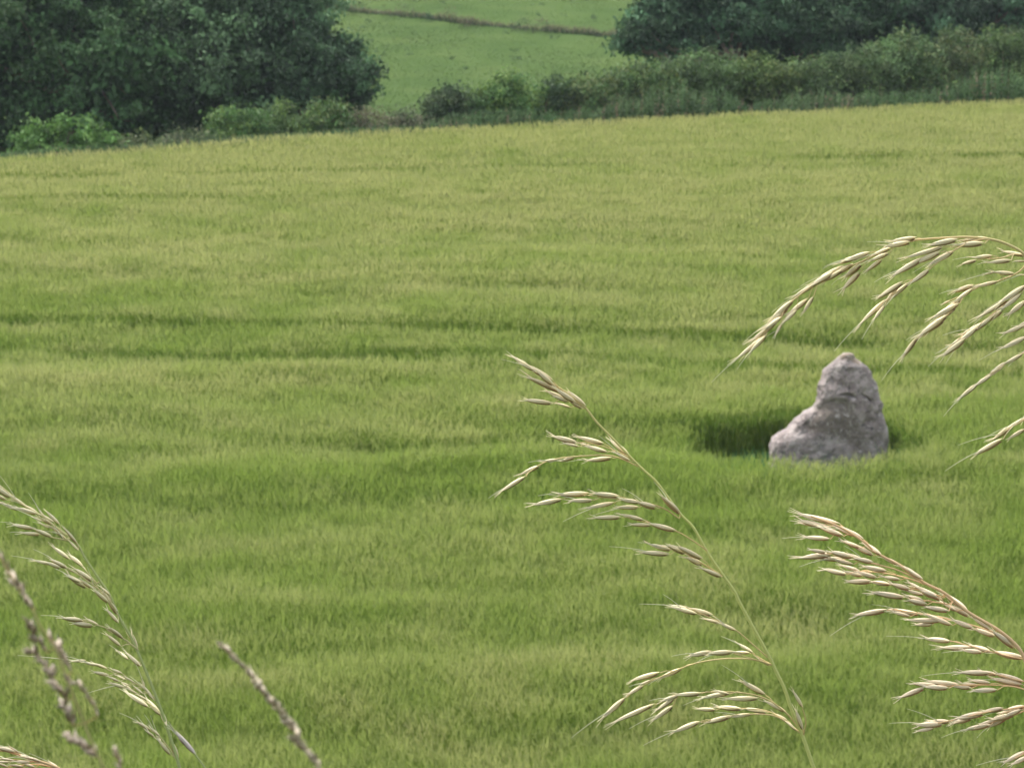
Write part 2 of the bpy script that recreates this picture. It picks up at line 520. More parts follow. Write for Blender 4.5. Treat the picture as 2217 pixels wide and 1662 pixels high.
    for i in range(NR):
        for j in range(NA):
            p = Vector(V[i, j])
            nrm = Vector((p.x - cen[0], (p.y - D) * 1.6, 0)).normalized()
            q = 1 - 0.8 * scar[i, j]
            d = 0.035 * mnoise.fractal(p * 2.6, 1.0, 2.0, 3) + 0.026 * q * mnoise.fractal(p * 7.5 + Vector((3, 1, 7)), 0.9, 2.0, 4)
            vd = mnoise.voronoi(p * 3.4)[0]
            d += 0.035 * q * (min(vd[1] - vd[0], 0.35) - 0.2)      # fractured faces
            d += -0.05 * q * max(0, mnoise.noise(p * 10) - 0.15)
            V[i, j] += np.array(nrm) * d
    tip = V[-1].mean(0) + np.array([0, 0, 0.004])
    bot = V[0].mean(0)
    Vf = np.concatenate([V.reshape(-1, 3), [tip, bot]])
    Cf = np.concatenate([Ccol.reshape(-1, 3), [[0, 0.8, 0], [0, 0, 0]]])
    F = []
    for i in range(NR - 1):
        a = i * NA + np.arange(NA); b_ = i * NA + (np.arange(NA) + 1) % NA
        F.append(np.stack([a, b_, b_ + NA, a + NA], 1))
    F = np.concatenate(F)
    a = (NR - 1) * NA + np.arange(NA); b_ = (NR - 1) * NA + (np.arange(NA) + 1) % NA
    t_ = NR * NA
    capt = np.stack([a[::2], b_[::2], np.roll(a, -2)[::2], np.full(NA // 2, t_)], 1)
    F = np.concatenate([F, capt])
    return mesh_np("standing_stone", Vf, F, stone_material(), cols=Cf, smooth=True)
stone = build_stone()
tag(stone, "rough grey standing stone with pointed top and brown scar, alone in the barley", "stone")

# ------------------------------------------------------------------ leaves, tubes, trees, shrubs
def leaf_cards(P, nrm, size, cols, aspect=0.6, droop=0.25):
    """one small folded leaf per point: 4 vertices, pointing along a random tangent of its normal"""
    n = len(P)
    r = rng.normal(0, 1, (n, 3))
    t = np.cross(nrm, r); t /= np.linalg.norm(t, axis=1)[:, None] + 1e-9
    s = np.cross(nrm, t)
    a = size[:, None]
    B = P - t * a * .5
    T = P + t * a * .5 - np.array([0, 0, 1]) * a * droop
    ML = P + s * a * .5 * aspect + nrm * a * 0.10
    MR = P - s * a * .5 * aspect + nrm * a * 0.10
    V = np.stack([B, ML, T, MR], 1).reshape(-1, 3)
    b = 4 * np.arange(n)
    return V, np.stack([b, b + 1, b + 2, b + 3], 1), np.repeat(cols, 4, 0)

def crown_points(lobes, n_clump, n_leaf, clump_r, leaf, base_col, var=0.25, tip_col=None, up=0.35, inner=0.25, zmin=None):
    """lobes: (centre, radii); leaf sprays gathered in clumps through the outer part of every lobe"""
    vols = np.array([r[0] * r[1] + r[0] * r[2] + r[1] * r[2] for _, r in lobes]); vols = vols / vols.sum()
    PP, NN, SS, CC = [], [], [], []
    for (c, r), f in zip(lobes, vols):
        k = max(3, int(n_clump * f))
        d = rng.normal(0, 1, (k, 3)); d /= np.linalg.norm(d, axis=1)[:, None]
        rad = np.where(rng.random(k) < inner, rng.uniform(0.15, 0.8, k), rng.uniform(0.78, 1.06, k))
        cc = np.array(c) + d * np.array(r) * rad[:, None]
        cs = clump_r * rng.uniform(0.55, 1.35, k)
        m = np.maximum(4, (n_leaf * (cs / clump_r) ** 2 * rng.uniform(0.7, 1.2, k)).astype(int))
        idx = np.repeat(np.arange(k), m)
        g = rng.normal(0, 1, (len(idx), 3)) * cs[idx][:, None] * np.array([0.62, 0.62, 0.40])
        # sprays: leaves fan out and slightly droop away from the crown's middle
        P = cc[idx] + g + d[idx] * np.abs(rng.normal(0, 0.3, (len(idx), 1))) * cs[idx][:, None]
        nn = d[idx] * 0.5 + np.array([0, 0, up]) + rng.normal(0, 0.5, (len(idx), 3))
        nn /= np.linalg.norm(nn, axis=1)[:, None]
        tone = rng.normal(0, var, k)[idx] + rng.normal(0, 0.16, len(idx))
        col = np.array(base_col)[None] * np.clip(1 + tone, 0.45, 1.9)[:, None]
        if tip_col is not None:
            w = (rng.random(k) < 0.45)[idx] * rng.random(len(idx))
            col = col * (1 - w[:, None]) + np.array(tip_col)[None] * w[:, None]
        PP.append(P); NN.append(nn); CC.append(col); SS.append(leaf * rng.uniform(0.6, 1.35, len(idx)))
    P, N_, S, C_ = map(np.concatenate, (PP, NN, SS, CC))
    if zmin is not None:
        k = P[:, 2] > zmin
        P, N_, S, C_ = P[k], N_[k], S[k], C_[k]
    return P, N_, S, C_

def tube(pts, rads, sides=7):
    pts = np.array(pts, float); n = len(pts)
    rads = np.broadcast_to(np.asarray(rads, float), (n,))
    V = []
    tan = np.gradient(pts, axis=0); tan /= np.linalg.norm(tan, axis=1)[:, None] + 1e-12
    ref = np.array([0.0, 1.0, 0.0]) if abs(tan[0][1]) < 0.9 else np.array([1.0, 0, 0])
    a = np.linspace(0, 2 * math.pi, sides, endpoint=False)
    for p, t, r in zip(pts, tan, rads):
        u = np.cross(t, ref); u /= np.linalg.norm(u) + 1e-12
        v = np.cross(t, u)
        V.append(p[None] + r * (np.cos(a)[:, None] * u[None] + np.sin(a)[:, None] * v[None]))
    V = np.concatenate(V)
    F = []
    for i in range(n - 1):
        j = np.arange(sides); k = (j + 1) % sides
        F.append(np.stack([i * sides + j, i * sides + k, (i + 1) * sides + k, (i + 1) * sides + j], 1))
    return V, np.concatenate(F)

def join(parts):
    Vs, Fs, b = [], [], 0
    for V, F in parts:
        Vs.append(V); Fs.append(F + b); b += len(V)
    return np.concatenate(Vs), np.concatenate(Fs)

def limb(a, b, ra, rb, bend=0.15, seg=7):
    a, b = np.array(a, float), np.array(b, float)
    t = np.linspace(0, 1, seg)[:, None]
    off = rng.normal(0, bend, 3) * np.linalg.norm(b - a) * 0.5
    p = a + (b - a) * t + off * np.sin(t * math.pi)
    return tube(p, ra + (rb - ra) * t[:, 0])

def tree(name, label, group, foot_px, d, trunk_h, lobes_px, leaf, col, n_clump, n_leaf, clump_r, tip=None, trunk_r=0.2, var=0.25, up=0.35):
    """foot and lobes measured on the photograph at distance d (metres)"""
    foot = at(foot_px, 300, d); fx, fy = foot[0], foot[1]
    fz = float(ground(fx, fy))
    root = empty(name, (fx, fy, fz))
    tag(root, label, "tree", group)
    lobes = []
    for (px, py, rx, rz, dd) in lobes_px:
        c = at(px, py, d + dd); s = (d + dd) / FPX
        lobes.append((c, (rx * s, 0.8 * (rx + rz) / 2 * s, rz * s)))
    P, N_, S, C_ = crown_points(lobes, int(n_clump * 1.45), int(n_leaf * 1.25), clump_r, leaf, col, var + 0.12, tip, up, 0.5, zmin=fz + 0.15)
    ins = []                                          # the shaded leaves in the middle of the crown
    for c, r in lobes:
        k = int(110 * (r[0] * r[2]))
        q = rng.normal(0, 1, (k, 3)); q /= np.linalg.norm(q, axis=1)[:, None]
        ins.append(np.array(c) + q * np.array(r) * (rng.random((k, 1)) ** .4) * 0.66)
    ins = np.concatenate(ins); ins = ins[ins[:, 2] > fz + 0.15]
    ni = rng.normal(0, 1, ins.shape); ni /= np.linalg.norm(ni, axis=1)[:, None]
    P = np.concatenate([P, ins]); N_ = np.concatenate([N_, ni]); S = np.concatenate([S, leaf * rng.uniform(1.3, 2.3, len(ins))])
    C_ = np.concatenate([C_, np.array(col)[None] * rng.uniform(.7, 1.2, (len(ins), 1))])
    V, F, C = leaf_cards(P, N_, S, C_)
    mesh_np("crown", V, F, M_LEAF, root, cols=C)
    top = np.array([fx, fy, fz + trunk_h])
    parts = [limb((fx, fy, fz - 0.3), top, trunk_r, trunk_r * .6, 0.05)]
    for c, r in lobes:
        st = np.array([fx, fy, fz + trunk_h * rng.uniform(0.45, 1.0)])
        parts.append(limb(st, c, trunk_r * .5, 0.03))
        for _ in range(4):
            q = np.array(c) + rng.normal(0, 0.45, 3) * np.array(r)
            parts.append(limb(np.array(st) * .4 + np.array(c) * .6, q, 0.045, 0.012))
    V, F = join(parts)
    mesh_np("trunk", V, F, M_BARK, root, smooth=True)
    return root

DARK = (0.072, 0.145, 0.055); GREY = (0.096, 0.168, 0.076)
GT = "trees behind the hedge"
tree("tree", "dark broad tree filling the top left corner of the picture", GT, 150, 77, 3.0,
     [(40, 60, 190, 190, 0), (170, -60, 220, 200, 2), (240, 150, 160, 130, -1), (60, 230, 150, 110, 0.5), (-120, 90, 160, 220, 0), (250, 260, 130, 70, 1.5), (60, 290, 140, 70, 2.0), (150, 120, 200, 200, 3.5)],
     0.20, DARK, 520, 60, 0.42, tip=(0.07, 0.12, 0.045), trunk_r=0.25)
tree("tree", "grey-green tree in the middle of the left-hand tree mass", GT, 470, 79, 3.2,
     [(430, 70, 150, 170, 0), (520, 160, 130, 130, -1.5), (360, 190, 120, 110, 0.5), (560, -30, 190, 150, 2), (430, 250, 110, 60, 0.5), (520, 10, 120, 100, -1), (450, 150, 180, 170, 3)],
     0.17, GREY, 480, 60, 0.38, tip=(0.085, 0.13, 0.07), trunk_r=0.22)
tree("tree", "dark spreading tree whose pointed side branches stand out against the pasture", GT, 660, 78, 2.6,
     [(640, 70, 85, 120, 0), (700, 160, 95, 70, -1), (770, 155, 52, 34, -0.5), (640, 190, 110, 60, 0), (742, 105, 40, 40, 0), (765, 205, 50, 26, 0), (590, 100, 110, 120, 1), (740, 222, 60, 22, 0), (812, 155, 16, 10, -0.5)],
     0.15, (0.068, 0.130, 0.060), 420, 55, 0.30, tip=(0.075, 0.11, 0.065), trunk_r=0.2)
tree("tree", "dark tree with a bare left edge beside the pasture gap, right of the far bank", GT, 1590, 86, 2.6,
     [(1450, 60, 105, 55, 0), (1395, 75, 62, 30, -0.5), (1520, -10, 120, 70, 1), (1600, 40, 120, 50, 0), (1440, 100, 90, 18, 0), (1350, 92, 22, 18, -0.5), (1430, 20, 45, 40, 0), (1650, -30, 140, 80, 2), (1500, 100, 100, 45, 3), (1600, 100, 110, 50, 3)],
     0.18, (0.058, 0.120, 0.058), 420, 60, 0.34, tip=(0.06, 0.1, 0.05), trunk_r=0.22)
tree("tree", "green rounded tree between two darker trees above the right-hand hedge", GT, 1760, 88, 2.6,
     [(1740, 30, 110, 60, 0), (1790, 70, 70, 40, -1), (1850, 0, 110, 60, 1), (1720, -30, 120, 70, 2), (1700, 90, 80, 35, 0.5), (1760, 90, 130, 60, 3)],
     0.18, (0.054, 0.11, 0.05), 360, 60, 0.36, tip=(0.07, 0.12, 0.055), trunk_r=0.2)
tree("tree", "dark tree at the top right corner, standing behind the tall hedge", GT, 2080, 90, 3.0,
     [(1960, 10, 120, 60, 0), (2080, 20, 120, 60, 1), (2190, 10, 110, 60, -0.5), (2280, 20, 110, 80, 0.5), (1900, 50, 80, 40, 0.5), (2050, 60, 110, 35, 0), (2000, 60, 150, 60, 3), (2180, 60, 150, 60, 3)],
     0.19, (0.062, 0.124, 0.064), 440, 60, 0.36, tip=(0.08, 0.12, 0.075), trunk_r=0.24)

GH = "shrubs along the far field edge"
def shrub(label, px, top, hw, e, col, tip=None, leaf=0.11, n=120, nl=42, name="hedge_shrub", cat="shrub", group=GH, bumps=3, clump=0.24, up=0.4, var=0.25):
    """a bush standing e metres behind the crop edge; px, top, hw measured on the photograph"""
    r = ray(px, top)
    y = 70.0
    for _ in range(12):
        x = r[0] / r[1] * y; y = float(edge_y(x)) + e
    x = r[0] / r[1] * y
    zt = H + r[2] / r[1] * y
    fz = float(ground(x, y)); s = y / FPX
    root = empty(name, (x, y, fz))
    tag(root, label, cat, group)
    h = zt - fz; w = hw * s
    lobes = [((x, y, fz + h * 0.50), (w * 0.85, min(w, 1.0) * 0.8, h * 0.46)), ((x, y + 0.5, fz + h * 0.30), (w * 1.15, 0.5, h * 0.34))]
    for k in range(bumps):
        u = (k + 0.5) / bumps * 2 - 1
        hh = h * (0.80 - 0.30 * abs(u) ** 1.5) * rng.uniform(0.9, 1.1)
        rr = h * 0.22 * rng.uniform(0.8, 1.2)
        lobes.append(((x + u * w * 0.8, y + rng.normal(0, 0.2), fz + min(hh, h - rr)), (max(rr, w / bumps * 0.9), rr * 1.1, rr)))
    P, N_, S, C_ = crown_points(lobes, int(n * 1.35), nl, clump, leaf, col, var + 0.07, tip, up, zmin=fz)
    V, F, C = leaf_cards(P, N_, S, C_)
    mesh_np("foliage", V, F, M_LEAF, root, cols=C)
    parts = []
    for k in range(5):
        a = np.array([x + rng.normal(0, 0.12), y + rng.normal(0, 0.12), fz - 0.1])
        b = np.array([x + rng.uniform(-.7, .7) * w, y + rng.normal(0, 0.25), fz + h * rng.uniform(0.5, 0.85)])
        parts.append(limb(a, b, 0.035, 0.008, 0.12))
    V, F = join(parts)
    mesh_np("stem", V, F, M_BARK, root, smooth=True)
    return root

HEDGE = (0.080, 0.158, 0.048); HTIP = (0.21, 0.31, 0.085); HD = (0.06, 0.098, 0.046); BRN = (0.115, 0.11, 0.065)
shrub("bright green rounded bush at the left end of the far hedge", 143, 256, 118, 1.8, (0.10, 0.20, 0.052), (0.17, 0.29, 0.08), leaf=0.13, n=110, clump=0.22, name="bright_bush", cat="bush")
shrub("low pale green weedy bush just right of the bright green bush", 290, 281, 66, 1.3, (0.11, 0.15, 0.065), (0.16, 0.18, 0.09), n=60, name="low_bush", cat="bush")
shrub("low dusty brown-green bush under the middle of the left-hand trees", 400, 279, 85, 1.3, (0.11, 0.155, 0.07), (0.19, 0.20, 0.12), n=70, name="low_bush", cat="bush", leaf=0.09)
shrub("dark hedge shrub where the hedge begins to rise under the left-hand trees", 510, 238, 75, 2.2, HEDGE, HTIP, n=100)
shrub("hedge shrub with yellowish top below the spreading tree", 610, 222, 85, 2.4, (0.085,0.14,0.05), HTIP, n=120)
shrub("olive hedge shrub directly under the pointed side branches", 710, 222, 70, 2.4, HEDGE, (0.15, 0.18, 0.07), n=110)
shrub("low brownish bramble in the dip of the hedge, pasture right above it", 800, 240, 75, 1.6, BRN, (0.22, 0.2, 0.13), n=80, leaf=0.08, name="bramble", cat="bramble")
shrub("greyish low bramble left of the first dark bush in the hedge", 885, 240, 55, 1.6, (0.08, 0.10, 0.055), (0.19, 0.18, 0.11), n=70, leaf=0.09, name="bramble", cat="bramble")
shrub("small dark round bush at the left end of the right-hand hedge", 975, 186, 58, 2.2, HD, (0.085, 0.115, 0.055), n=100)
shrub("two-humped hedge bush with its highest twig on the left side", 1090, 160, 75, 2.4, HEDGE, HTIP, n=120, bumps=4)
shrub("thin upright sprig of hedge standing at a gap against the pasture", 1205, 150, 26, 2.4, (0.055, 0.1, 0.045), (0.09, 0.14, 0.055), n=45, clump=0.16, bumps=1)
shrub("olive-brown hedge bush rising to the right of the upright sprig", 1270, 160, 85, 2.4, (0.082,0.145,0.05), (0.18, 0.215, 0.08), n=130)
shrub("brown-tipped hedge bush just below the bare-edged dark tree", 1390, 135, 90, 2.6, (0.082,0.145,0.05), (0.19, 0.22, 0.08), n=140)
shrub("light green hedge bush in front of the trunk of the bare-edged tree", 1520, 106, 88, 3.0, (0.088,0.15,0.055), (0.13, 0.19, 0.075), n=150)
shrub("yellow-green hedge bush below the green rounded tree", 1640, 120, 85, 3.0, (0.095,0.155,0.05), (0.16, 0.2, 0.065), n=140)
shrub("hedge bush with pale shoots at the foot of the green rounded tree", 1745, 126, 80, 3.0, (0.088,0.145,0.055), (0.14, 0.19, 0.07), n=130)
shrub("tall hedge bush stepping up towards the right-hand corner", 1860, 92, 85, 3.0, (0.083,0.138,0.055), (0.13, 0.175, 0.075), n=140)
shrub("tall olive hedge bush with a brown-green domed top", 1965, 66, 75, 3.2, (0.082,0.145,0.052), (0.17, 0.22, 0.085), n=150)
shrub("tall hedge bush with a pale yellow-green crest, second from the right border", 2065, 58, 80, 3.2, (0.09,0.14,0.055), (0.17, 0.185, 0.08), n=150)
shrub("tall hedge bush cut off by the right border of the picture", 2180, 55, 90, 3.2, (0.088,0.145,0.052), (0.14, 0.19, 0.065), n=160)
shrub("tall hedge bush beyond the right border of the picture", 2300, 50, 80, 3.2, (0.066, 0.105, 0.046), (0.14, 0.18, 0.065), n=80)

shrub("low dark hedge growth between the small dark round bush and the two-humped one", 1035, 200, 60, 2.9, HD, HTIP, n=80)
shrub("low hedge growth between the two-humped bush and the thin upright sprig", 1165, 186, 60, 2.9, HEDGE, HTIP, n=80)
shrub("hedge growth joining the olive-brown bush to the brown-tipped one", 1335, 162, 65, 3.2, HD, HTIP, n=90)
shrub("dark hedge growth between the brown-tipped bush and the light green one", 1450, 132, 60, 3.6, HD, HTIP, n=90)
shrub("dark hedge growth between the light green bush and the yellow-green one", 1585, 130, 60, 3.8, HD, HTIP, n=90)
shrub("dark hedge growth filling the step up to the tall hedge bushes", 1805, 118, 60, 3.8, HD, HTIP, n=90)

# ---- tall weeds and nettles between crop and hedge
def build_weeds():
    Vs, Fs, Cs, base = [], [], [], 0
    prof_x = [-80, 20, 260, 480, 700, 900, 960, 1100, 1250, 1400, 1480, 1560, 1600, 1680, 1800, 1900, 2000, 2080, 2140, 2217, 2350]
    prof_h = [10, 12, 14, 14, 14, 18, 34, 38, 36, 66, 70, 52, 26, 36, 38, 34, 40, 72, 78, 60, 60]
    n = 4200
    px = rng.uniform(-80, 2350, n)
    e = rng.uniform(0.35, 1.5, n)
    x = (px - 1108.5) / FPX * 68
    for _ in range(4):
        y = edge_y(x) + e; x = (px - 1108.5) / FPX * (y * 1.0) / CP * 1.0
    hp = np.interp(px, prof_x, prof_h) * (0.5 + 0.8 * fbm(px / 38.0, px * 0, 5, 3))
    h = CROP + hp / FPX * y * rng.uniform(0.55, 1.05, n)
    z = ground(x, y)
    greyg = fbm(px / 70.0, px * 0 + 3, 9, 2)
    for i in range(n):
        pass
    k = 18
    idx = np.repeat(np.arange(n), k)
    t = rng.uniform(0.25, 1.0, len(idx))
    ln = rng.normal(0, 0.06, (n, 2))
    P = np.stack([x[idx] + ln[idx, 0] * t, y[idx] + ln[idx, 1] * t, z[idx] + h[idx] * t], 1)
    ang = rng.uniform(0, 2 * math.pi, len(idx))
    sz = rng.uniform(0.06, 0.13, len(idx)) * (1.25 - 0.75 * t)
    P += np.stack([np.cos(ang) * sz * .5, np.sin(ang) * sz * .5, 0 * sz], 1)
    nn = np.stack([np.cos(ang) * .5, np.sin(ang) * .5, np.full(len(idx), 0.8)], 1) + rng.normal(0, .3, (len(idx), 3))
    nn /= np.linalg.norm(nn, axis=1)[:, None]
    colA = np.array([0.062, 0.122, 0.045]); colB = np.array([0.085, 0.128, 0.056])
    c = colA[None] * (1 - greyg[:, None]) + colB[None] * greyg[:, None]
    c = c * 1.25 * (0.6 + 0.8 * rng.random(n))[:, None]
    dry = (rng.random(n) < 0.06)
    c[dry] = np.array([0.24, 0.19, 0.13])
    V, F, C = leaf_cards(P, nn, sz * 1.3, c[idx], 0.5, 0.4)
    Vs.append(V); Fs.append(F); Cs.append(C); base += len(V)
    ya = rng.uniform(0, math.pi, n)
    U = np.stack([np.cos(ya), np.sin(ya), 0 * ya], 1) * 0.005
    A = np.stack([x, y, z], 1); B = np.stack([x + ln[:, 0], y + ln[:, 1], z + h * 1.03], 1)
    V = np.stack([A - U, A + U, B + U * .5, B - U * .5], 1).reshape(-1, 3)
    b = base + 4 * np.arange(n)
    Vs.append(V); Fs.append(np.stack([b, b + 1, b + 2, b + 3], 1)); Cs.append(np.repeat(c * 1.1, 4, 0))
    return mesh_np("undergrowth", np.concatenate(Vs), np.concatenate(Fs), M_WEED, cols=np.concatenate(Cs))
tag(build_weeds(), "tall grey-green weeds and nettles along the foot of the far hedge", "weeds", kind="stuff")

# ---- far bank across the pasture: dry grass strip, a few scrubby plants, tufts
BANK_PX = [(640, 8), (700, 20), (780, 30), (850, 36), (930, 44), (1000, 54), (1080, 62), (1180, 72), (1260, 78), (1330, 84), (1420, 92)]
def build_dry_strip():
    n = 3800
    u = rng.uniform(0, len(BANK_PX) - 1.001, n); i = u.astype(int); f = u - i
    G = np.array([on_ground(px, py) for px, py in BANK_PX])
    P0 = G[i] * (1 - f[:, None]) + G[i + 1] * f[:, None]
    dens = fbm(u * 2.2, u * 0, 13, 3)
    off = rng.uniform(0, 1.1, n)
    P0[:, 1] += off
    P0[:, 2] = ground(P0[:, 0], P0[:, 1]) - 0.03
    h = (0.10 + 0.50 * dens) * rng.uniform(0.4, 1.0, n)
    ya = rng.uniform(0, math.pi, n)
    U = np.stack([np.cos(ya), np.sin(ya), 0 * ya], 1) * 0.022
    T = P0 + np.stack([rng.normal(0, .12, n), rng.normal(0, .12, n), h], 1)
    V = np.stack([P0 - U, P0 + U, T + U * .3, T - U * .3], 1).reshape(-1, 3)
    b = 4 * np.arange(n)
    g = (off < 0.35)  # nearest blades dark green, painting a shadow line along the strip's base
    c = np.where(g[:, None], np.array([0.055, 0.085, 0.04])[None], np.array([0.18, 0.165, 0.10])[None]) * (0.75 + 0.5 * rng.random(n))[:, None]
    return mesh_np("dry_grass", V, np.stack([b, b + 1, b + 2, b + 3], 1), M_WEED, cols=np.repeat(c, 4, 0))
tag(build_dry_strip(), "strip of dry brown grass along the bank across the far pasture", "dry grass", kind="stuff")

def small_plant(name, label, cat, group, px, py, w_px, h_px, col, tip=None, n=14, nl=22):
    g = on_ground(px, py)
    d = g[1] / CP; s = d / FPX
    root = empty(name, (g[0], g[1], float(ground(g[0], g[1]))))
    tag(root, label, cat, group)
    w, h = w_px * s / 2, h_px * s
    P, N_, S, C_ = crown_points([((g[0], g[1], root.location.z + h * .45), (w, w * .8, h * .5))], n, nl, max(w, h) * 0.28, 0.085, col, 0.15, tip, 1.2)
    V, F, C = leaf_cards(P, N_, S, C_)
    mesh_np("leaves", V, F, M_LEAF, root, cols=C)
    return root
def build_pasture_grass():
    n = 120000
    x = rng.uniform(-14, 16, n); y = rng.uniform(88, 146, n)
    k = np.abs(x + 1) < 0.13 * y
    x, y = x[k], y[k]; n = len(x)
    z = ground(x, y)
    p = fbm(x / 2.4, y / 4.0, 15, 3)
    h = (0.03 + 0.06 * p) * rng.uniform(0.6, 1.4, n)
    ya = rng.uniform(0, math.pi, n)
    U = np.stack([np.cos(ya), np.sin(ya), 0 * ya], 1) * 0.022
    B = np.stack([x, y, z - 0.02], 1)
    T = B + np.stack([rng.normal(0, .08, n), rng.normal(0, .08, n), h], 1)
    V = np.stack([B - U, B + U, T + U * .3, T - U * .3], 1).reshape(-1, 3)
    b = 4 * np.arange(n)
    c = (np.array([0.080, 0.142, 0.042])[None] * (1 - p[:, None]) + np.array([0.110, 0.158, 0.052])[None] * p[:, None]) * (0.88 + 0.24 * rng.random(n))[:, None]
    return mesh_np("pasture_grass", V, np.stack([b, b + 1, b + 2, b + 3], 1), M_WEED, cols=np.repeat(c, 4, 0))
tag(build_pasture_grass(), "short green grass of the far pasture", "grass", kind="stuff")
GB = "scrubby plants on the far bank"
SC = (0.06, 0.085, 0.04); SB = (0.12, 0.10, 0.06)
small_plant("scrub", "small dark scrub on the far bank at its left end, close to the trees", "scrub", GB, 762, 31, 60, 22, SC)
small_plant("scrub", "widest dark scrub patch on the far bank, left of the bank's middle", "scrub", GB, 850, 38, 90, 24, (0.05, 0.07, 0.042), SB)
small_plant("scrub", "single green sprig at the low notch of the far bank", "scrub", GB, 927, 47, 18, 18, (0.05, 0.1, 0.05), n=8)
small_plant("scrub", "thin brown-stemmed sapling with a green tip standing on the far bank", "sapling", GB, 975, 50, 16, 34, (0.09, 0.12, 0.06), (0.18, 0.12, 0.08), n=8)
small_plant("scrub", "brownish scrub on the far bank just right of the sapling", "scrub", GB, 1010, 58, 60, 18, SB)
small_plant("scrub", "round green bush, the tallest on the right half of the far bank", "bush", GB, 1128, 68, 34, 30, (0.06, 0.1, 0.045), (0.12, 0.13, 0.05), n=18)
small_plant("scrub", "wide brown-green bush where the thick part of the far bank ends", "bush", GB, 1170, 73, 60, 30, (0.075, 0.1, 0.05), SB, n=20)
small_plant("scrub", "dark low plant at the right end of the far bank by the bare-edged tree", "scrub", GB, 1295, 80, 30, 14, SC, n=8)
GP = "dark tufts dotted over the pasture"
TUFTS = [(1225, 36, 24, 9, "dark tuft on the upper pasture above the right half of the bank"),
         (1285, 42, 14, 9, "small upright tuft on the upper pasture nearest the right-hand tree"),
         (1160, 36, 28, 8, "faint wide tuft on the upper pasture above the round bank bush"),
         (782, 12, 16, 8, "tuft near the top border on the upper pasture, closest to the left-hand trees"),
         (895, 6, 26, 6, "flat tuft at the top border above the middle of the bank"),
         (958, 8, 14, 8, "small tuft at the top border directly above the sapling"),
         (1165, 12, 34, 6, "flat wide tuft at the top border above the bank's thick right part"),
         (798, 50, 10, 9, "tiny tuft just under the left part of the bank"),
         (783, 66, 18, 8, "brownish tuft left of the pair beside the spreading tree's upper twigs"),
         (802, 90, 22, 16, "grey-green tuft beside the spreading tree, largest on the lower pasture's left"),
         (826, 120, 16, 9, "tuft just above the outermost branch tip of the spreading tree"),
         (888, 120, 28, 6, "flat faint tuft in the middle left of the lower pasture"),
         (975, 129, 24, 10, "dark tuft in the centre of the lower pasture"),
         (1005, 150, 14, 11, "small dark tuft just above the two-humped hedge bush"),
         (1112, 112, 26, 7, "upper tuft of the close pair in the lower pasture's right half"),
         (1118, 130, 28, 9, "lower tuft of the close pair in the lower pasture's right half"),
         (1098, 74, 18, 9, "tuft right under the bank's round green bush"),
         (1203, 85, 22, 8, "brownish tuft under the right end of the bank's thick part")]
for px, py, w, h, lb in TUFTS:
    small_plant("pasture_tuft", lb, "tuft", GP, px, py, w, h, (0.078, 0.135, 0.058), (0.08, 0.125, 0.058), n=7, nl=9)

# ------------------------------------------------------------------ flowering grasses in front of the camera
VIEW = {5: (1500, 480, 717 / 1981), 6: (1000, 740, 700 / 1934), 7: (1200, 1062, 700 / 1934), 8: (1600, 1062, 617 / 1705),
        'A': (0, 1000, 450 / 1865), 'B': (0, 1300, 450 / 2061), 'C': (400, 1350, 400 / 2126), 0: (0, 0, 1.0)}
def vp(v, x, y):
    ox, oy, k = VIEW[v]
    return np.array([ox + x * k, oy + y * k])

def husk_material():
    m = foliage_mat("husk", rough=0.5, spec=0.25, trans=0.15)
    return m
M_HUSK = husk_material()
M_STALK = foliage_mat("stalk", rough=0.5, spec=0.3, trans=0.0)

def lens(B, T, v, w, hv, hw, off, t0, t1, peak=0.42, sides=10, rings=8, col=(1, 1, 1), col2=None):
    """a slim husk between t0 and t1 of the line B-T: pointed ends, widest at peak"""
    t = np.linspace(0, 1, rings)
    g = np.where(t < peak, t / peak, (1 - t) / (1 - peak))
    r = np.sin(g * math.pi / 2) ** 0.8 * 0.97 + 0.03
    a = np.linspace(0, 2 * math.pi, sides, endpoint=False)
    ax = B[None] + (T - B)[None] * (t0 + (t1 - t0) * t)[:, None] + v[None] * off
    V = (ax[:, None, :] + r[:, None, None] * (hv * np.sin(a)[None, :, None] * v + hw * np.cos(a)[None, :, None] * w)).reshape(-1, 3)
    F = []
    for i in range(rings - 1):
        j = np.arange(sides); k = (j + 1) % sides
        F.append(np.stack([i * sides + j, i * sides + k, (i + 1) * sides + k, (i + 1) * sides + j], 1))
    c = np.array(col)[None].repeat(len(V), 0)
    vein = np.tile(np.array([1.0 if q % 2 else 0.72 for q in range(sides)]), rings)[:, None]   # ribs of the husk
    if col2 is not None:
        tt = np.repeat(t, sides)[:, None]
        c = c * (1 - tt) + np.array(col2)[None] * tt
    return V, np.concatenate(F), c * vein

def hair(A, B, r0, r1, sag, col):
    t = np.linspace(0, 1, 6)[:, None]
    p = A + (B - A) * t + np.array(sag) * np.sin(t * math.pi)
    V, F = tube(p, r0 + (r1 - r0) * t[:, 0], 5)
    return V, F, np.array(col)[None].repeat(len(V), 0)

